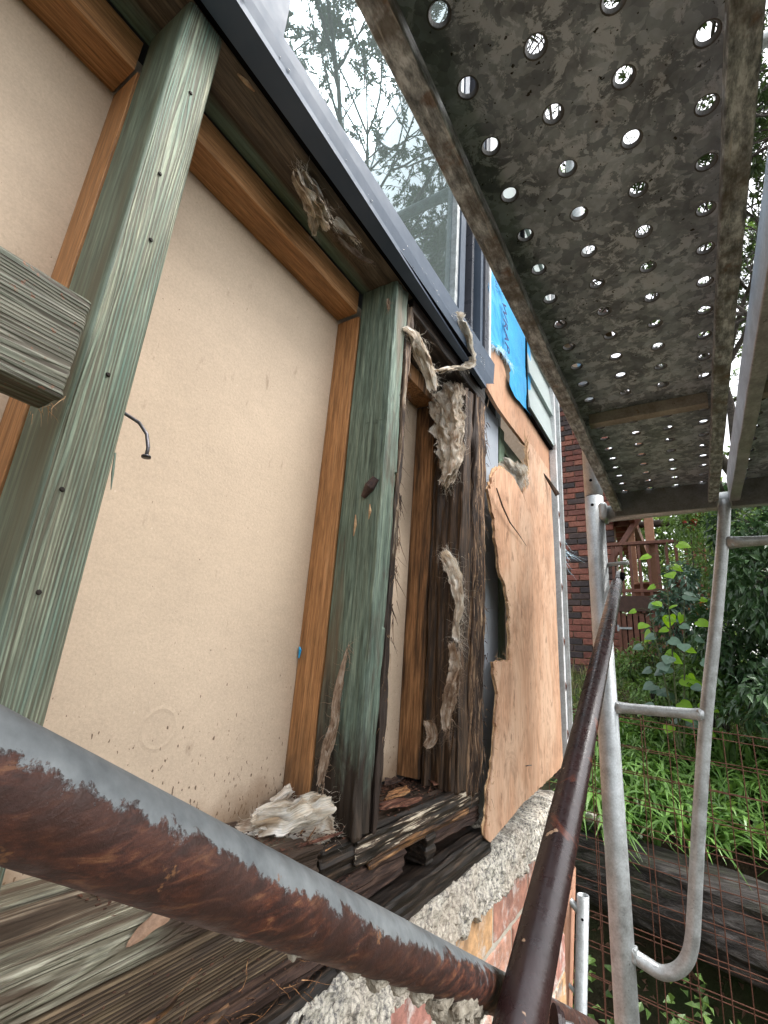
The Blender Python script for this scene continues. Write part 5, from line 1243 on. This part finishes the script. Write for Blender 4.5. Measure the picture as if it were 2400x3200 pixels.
bush('bush', 'green bush at the far left behind the deck floor', (-.1, 10.5, 1.3), (1.2, .7, 1.2), 4200, M['far_leaf'], .09, .04, 83)
def crown_tree(label, x, y, zc, r, n, mat, L, seed):
    t = thing('tree', label, 'tree', (x, y, hgt(x, y)), 'far trees beyond the deck'); mb = MB(); rg = np.random.default_rng(seed)
    for k in range(8):
        cc = np.array([x, y, zc]) + rg.normal(0, .45, 3) * r; P, D = blob_pts(n // 8, *cc, *(np.array(r) * rg.uniform(.35, .6)), seed * 9 + k, .5)
        leaves(mb, P, D + rg.normal(0, .6, D.shape), rg.uniform(L * .6, L * 1.2, len(P)), rg.uniform(L * .35, L * .55, len(P)))
    part('crown', mb, mat, t); part('trunk', MB().path([(x, y, hgt(x, y) - .1), (x + .1, y, (zc + hgt(x, y)) / 2), (x, y, zc)], [.16, .12, .06], 8), M['bark'], t)
for i, (x, y, zc, r, lab) in enumerate(((-.4, 13, 2.6, (1.6, 1.2, 2.0), 'pale green far tree seen through the deck railing'), (1.6, 12.5, 2.6, (1.7, 1.2, 1.6), 'pale green far tree above the dark bushes'), (3.8, 12.5, 3.0, (1.9, 1.3, 2.2), 'far tree at the right edge of the garden'),
                                       (-3.0, 15, 2.8, (2.2, 1.5, 2.4), 'far tree hidden behind the brick house'), (6.5, 11, 3.2, (2.2, 2, 2.6), 'far tree beyond the right picture edge'))):
    crown_tree(lab, x, y, zc, r, 6500, M['far_leaf'], .16, 70 + i)
bush('bush', 'tall hibiscus like shrub with red flower above the railing', (.16, 5.9, 1.72), (.20, .2, .26), 420, M['mid_leaf'], .10, .06, 44, None, 'shrub', 4, 4)
mb = MB(); P = []; D = []
for _ in range(16): P.append((.13 + random.gauss(0, .03), 5.65, 1.60 + random.gauss(0, .03))); D.append((random.gauss(0, 1), -.6, random.gauss(0, 1)))
leaves(mb, P, D, .07, .06); solo('red_flower', mb, M['red_leaf'], 'red flower above the deck railing', 'flower')

# ------------------------------------------------------------------ far brick house and deck
def far_house():
    Y = 7.0; t = thing('brick_house', 'far brick house wall of red and charcoal bricks behind the upright', 'house', (-1.3, Y, .0))
    part('mortar', MB().box((-4.2, Y + .006, -.3), (-.765, Y + .20, 5.2)), M['mortar_far'], t)
    ms = []
    for k in range(4):
        def d(p, n, k=k): return p + n * .004 * nz(p + Vector((k * 3, 0, 0)), 26)
        ms.append(mesh('brick', rbox((-.115, -.02, -.038), (.115, .02, .038), (3, 1, 1), .008, d), M['brick_far']))
    hf = mesh('brick', rbox((-.0525, -.02, -.038), (.0525, .02, .038), (2, 1, 1), .008), M['brick_far']); cnt = 0; rest = MB()
    for r in range(52):
        z = .10 + r * .086; xr = -.765; first = r % 2
        x = xr
        left = -1.55
        while x > left:
            wd = .105 if first else .23; c = x - wd / 2
            rr = -.78 if z < 1.93 else -.86
            o = inst('brick', hf if first else random.choice(ms), t, (c, Y + random.uniform(-.002, .002), z)); cnt += 1
            x -= wd + .010; first = 0
    part('eave', MB().box((-4.3, Y - .4, 5.2), (-.6, Y + .3, 5.3)), M['stainwood_dark'], t)
far_house()
dk = thing('timber_deck', 'red brown timber deck with railing, steps roof and slatted gate beside the brick house', 'deck', (-.3, 6.7, .2))
yr = 6.6
part('top_rail', rbox((-.90, yr - .035, 1.625), (.30, yr + .035, 1.665), (6, 1, 1), .004), M['stainwood'], dk)
part('bottom_rail', rbox((-.90, yr - .02, 1.03), (.30, yr + .02, 1.07), (6, 1, 1), .004), M['stainwood'], dk)
bal = mesh('baluster', MB().box((-.016, -.016, -.42), (.016, .016, .42)), M['stainwood'])
for i in range(11): inst('baluster', bal, dk, (-.86 + i * .100, yr, 1.205))
part('post', rbox((-.375, yr + .05, .3), (-.275, yr + .15, 3.2), (1, 1, 4), .004), M['post_pale'], dk)
part('post', rbox((-.61, yr + .5, .3), (-.53, yr + .58, 3.2), (1, 1, 4), .004), M['post_pale'], dk)
part('deck_beam', MB().box((-.76, yr - .02, .80), (.25, yr + .03, .985)), M['stainwood_dark'], dk)
part('deck_floor', MB().box((-.76, yr + .031, .95), (.25, yr + 2.6, .99)), M['stainwood_dark'], dk)
for i in range(10):
    part('gate_slat', rbox((-.715 + i * .066, yr + .01, .10), (-.715 + i * .066 + .052, yr + .035, .775), (1, 1, 2), .003), M['stainwood'], dk)
part('gate_frame', MB().box((-.76, yr - .01, .1), (-.722, yr + .05, .795)), M['stainwood'], dk)
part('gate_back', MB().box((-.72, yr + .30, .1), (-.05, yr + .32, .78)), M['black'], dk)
part('hinge', MB().box((-.75, yr - .012, .585), (-.60, yr - .004, .61)).box((-.765, yr - .014, .56), (-.742, yr - .006, .635)), M['galv'], dk)
# stair / roof underside with purlins, runs up to the left
for i in range(9):
    y = yr + .15 + i * .30; part('joist', MB().box((-.84, y, 2.02), (-.55, y + .05, 2.12)), M['stainwood'], dk)
part('underside_boards', MB().box((-.84, yr + .1, 2.125), (-.50, yr + 3.0, 2.15)), M['roofsheet'], dk)
bm_ = MB(); bm_.path([(-.86, yr + .25, 1.42), (-.50, yr + .28, 1.98), (-.28, yr + .30, 2.3)], .045, 4); part('diagonal_beam', bm_, M['stainwood'], dk)
part('side_beam', MB().box((-.55, yr + .1, 1.99), (-.49, yr + 3.0, 2.124)), M['stainwood'], dk)
def pot(x, y, z, r, h, lab):
    t = thing('plant_pot', lab, 'plant pot', (x, y, z)); mb = MB(); n_ = 18; pr = [(r * .7, 0), (r, h), (r * 1.1, h), (r * 1.1, h + .03), (r * .95, h + .03), (r * .9, h - .02)]
    for rr, zz in pr:
        for j in range(n_): a_ = 2 * PI * j / n_; mb.v.append((x + rr * math.cos(a_), y + rr * math.sin(a_), z + zz))
    for L in range(len(pr) - 1):
        for j in range(n_): a_ = L * n_ + j; b_ = L * n_ + (j + 1) % n_; mb.f.append((a_, b_, b_ + n_, a_ + n_))
    part('pot', mb, M['terracotta'], t, smooth=True); mb = MB(); fibres(mb, (x, y, z + h), (0, 0, 1), 22, .30, .006, .35, .15, (r * .4, r * .4, .01)); part('dry_stems', mb, M['grass'], t, kind='stuff')
pot(-.44, yr + .30, .99, .15, .16, 'wide terracotta pot with dry stems behind the railing')
pot(-.05, yr + .32, .99, .10, .22, 'smaller pot with twigs right of the deck post')
pm = thing('garden_post', 'slim grey metal pole above the dark bushes', 'pole', (.36, 6.9, 0))
part('pole', MB().path([(.36, 6.9, -.1), (.335, 6.9, 2.4)], .022, 10), M['galv2'], pm)
solo('pink_panel', rbox((.10, 7.3, .9), (.26, 7.36, 1.95), (1, 1, 2), .004), M['terracotta'], 'pale pinkish panel between the red flower and the grey pole', 'panel')
print('tris', sum(len(o.data.polygons) for o in bpy.data.objects if o.type == 'MESH'))
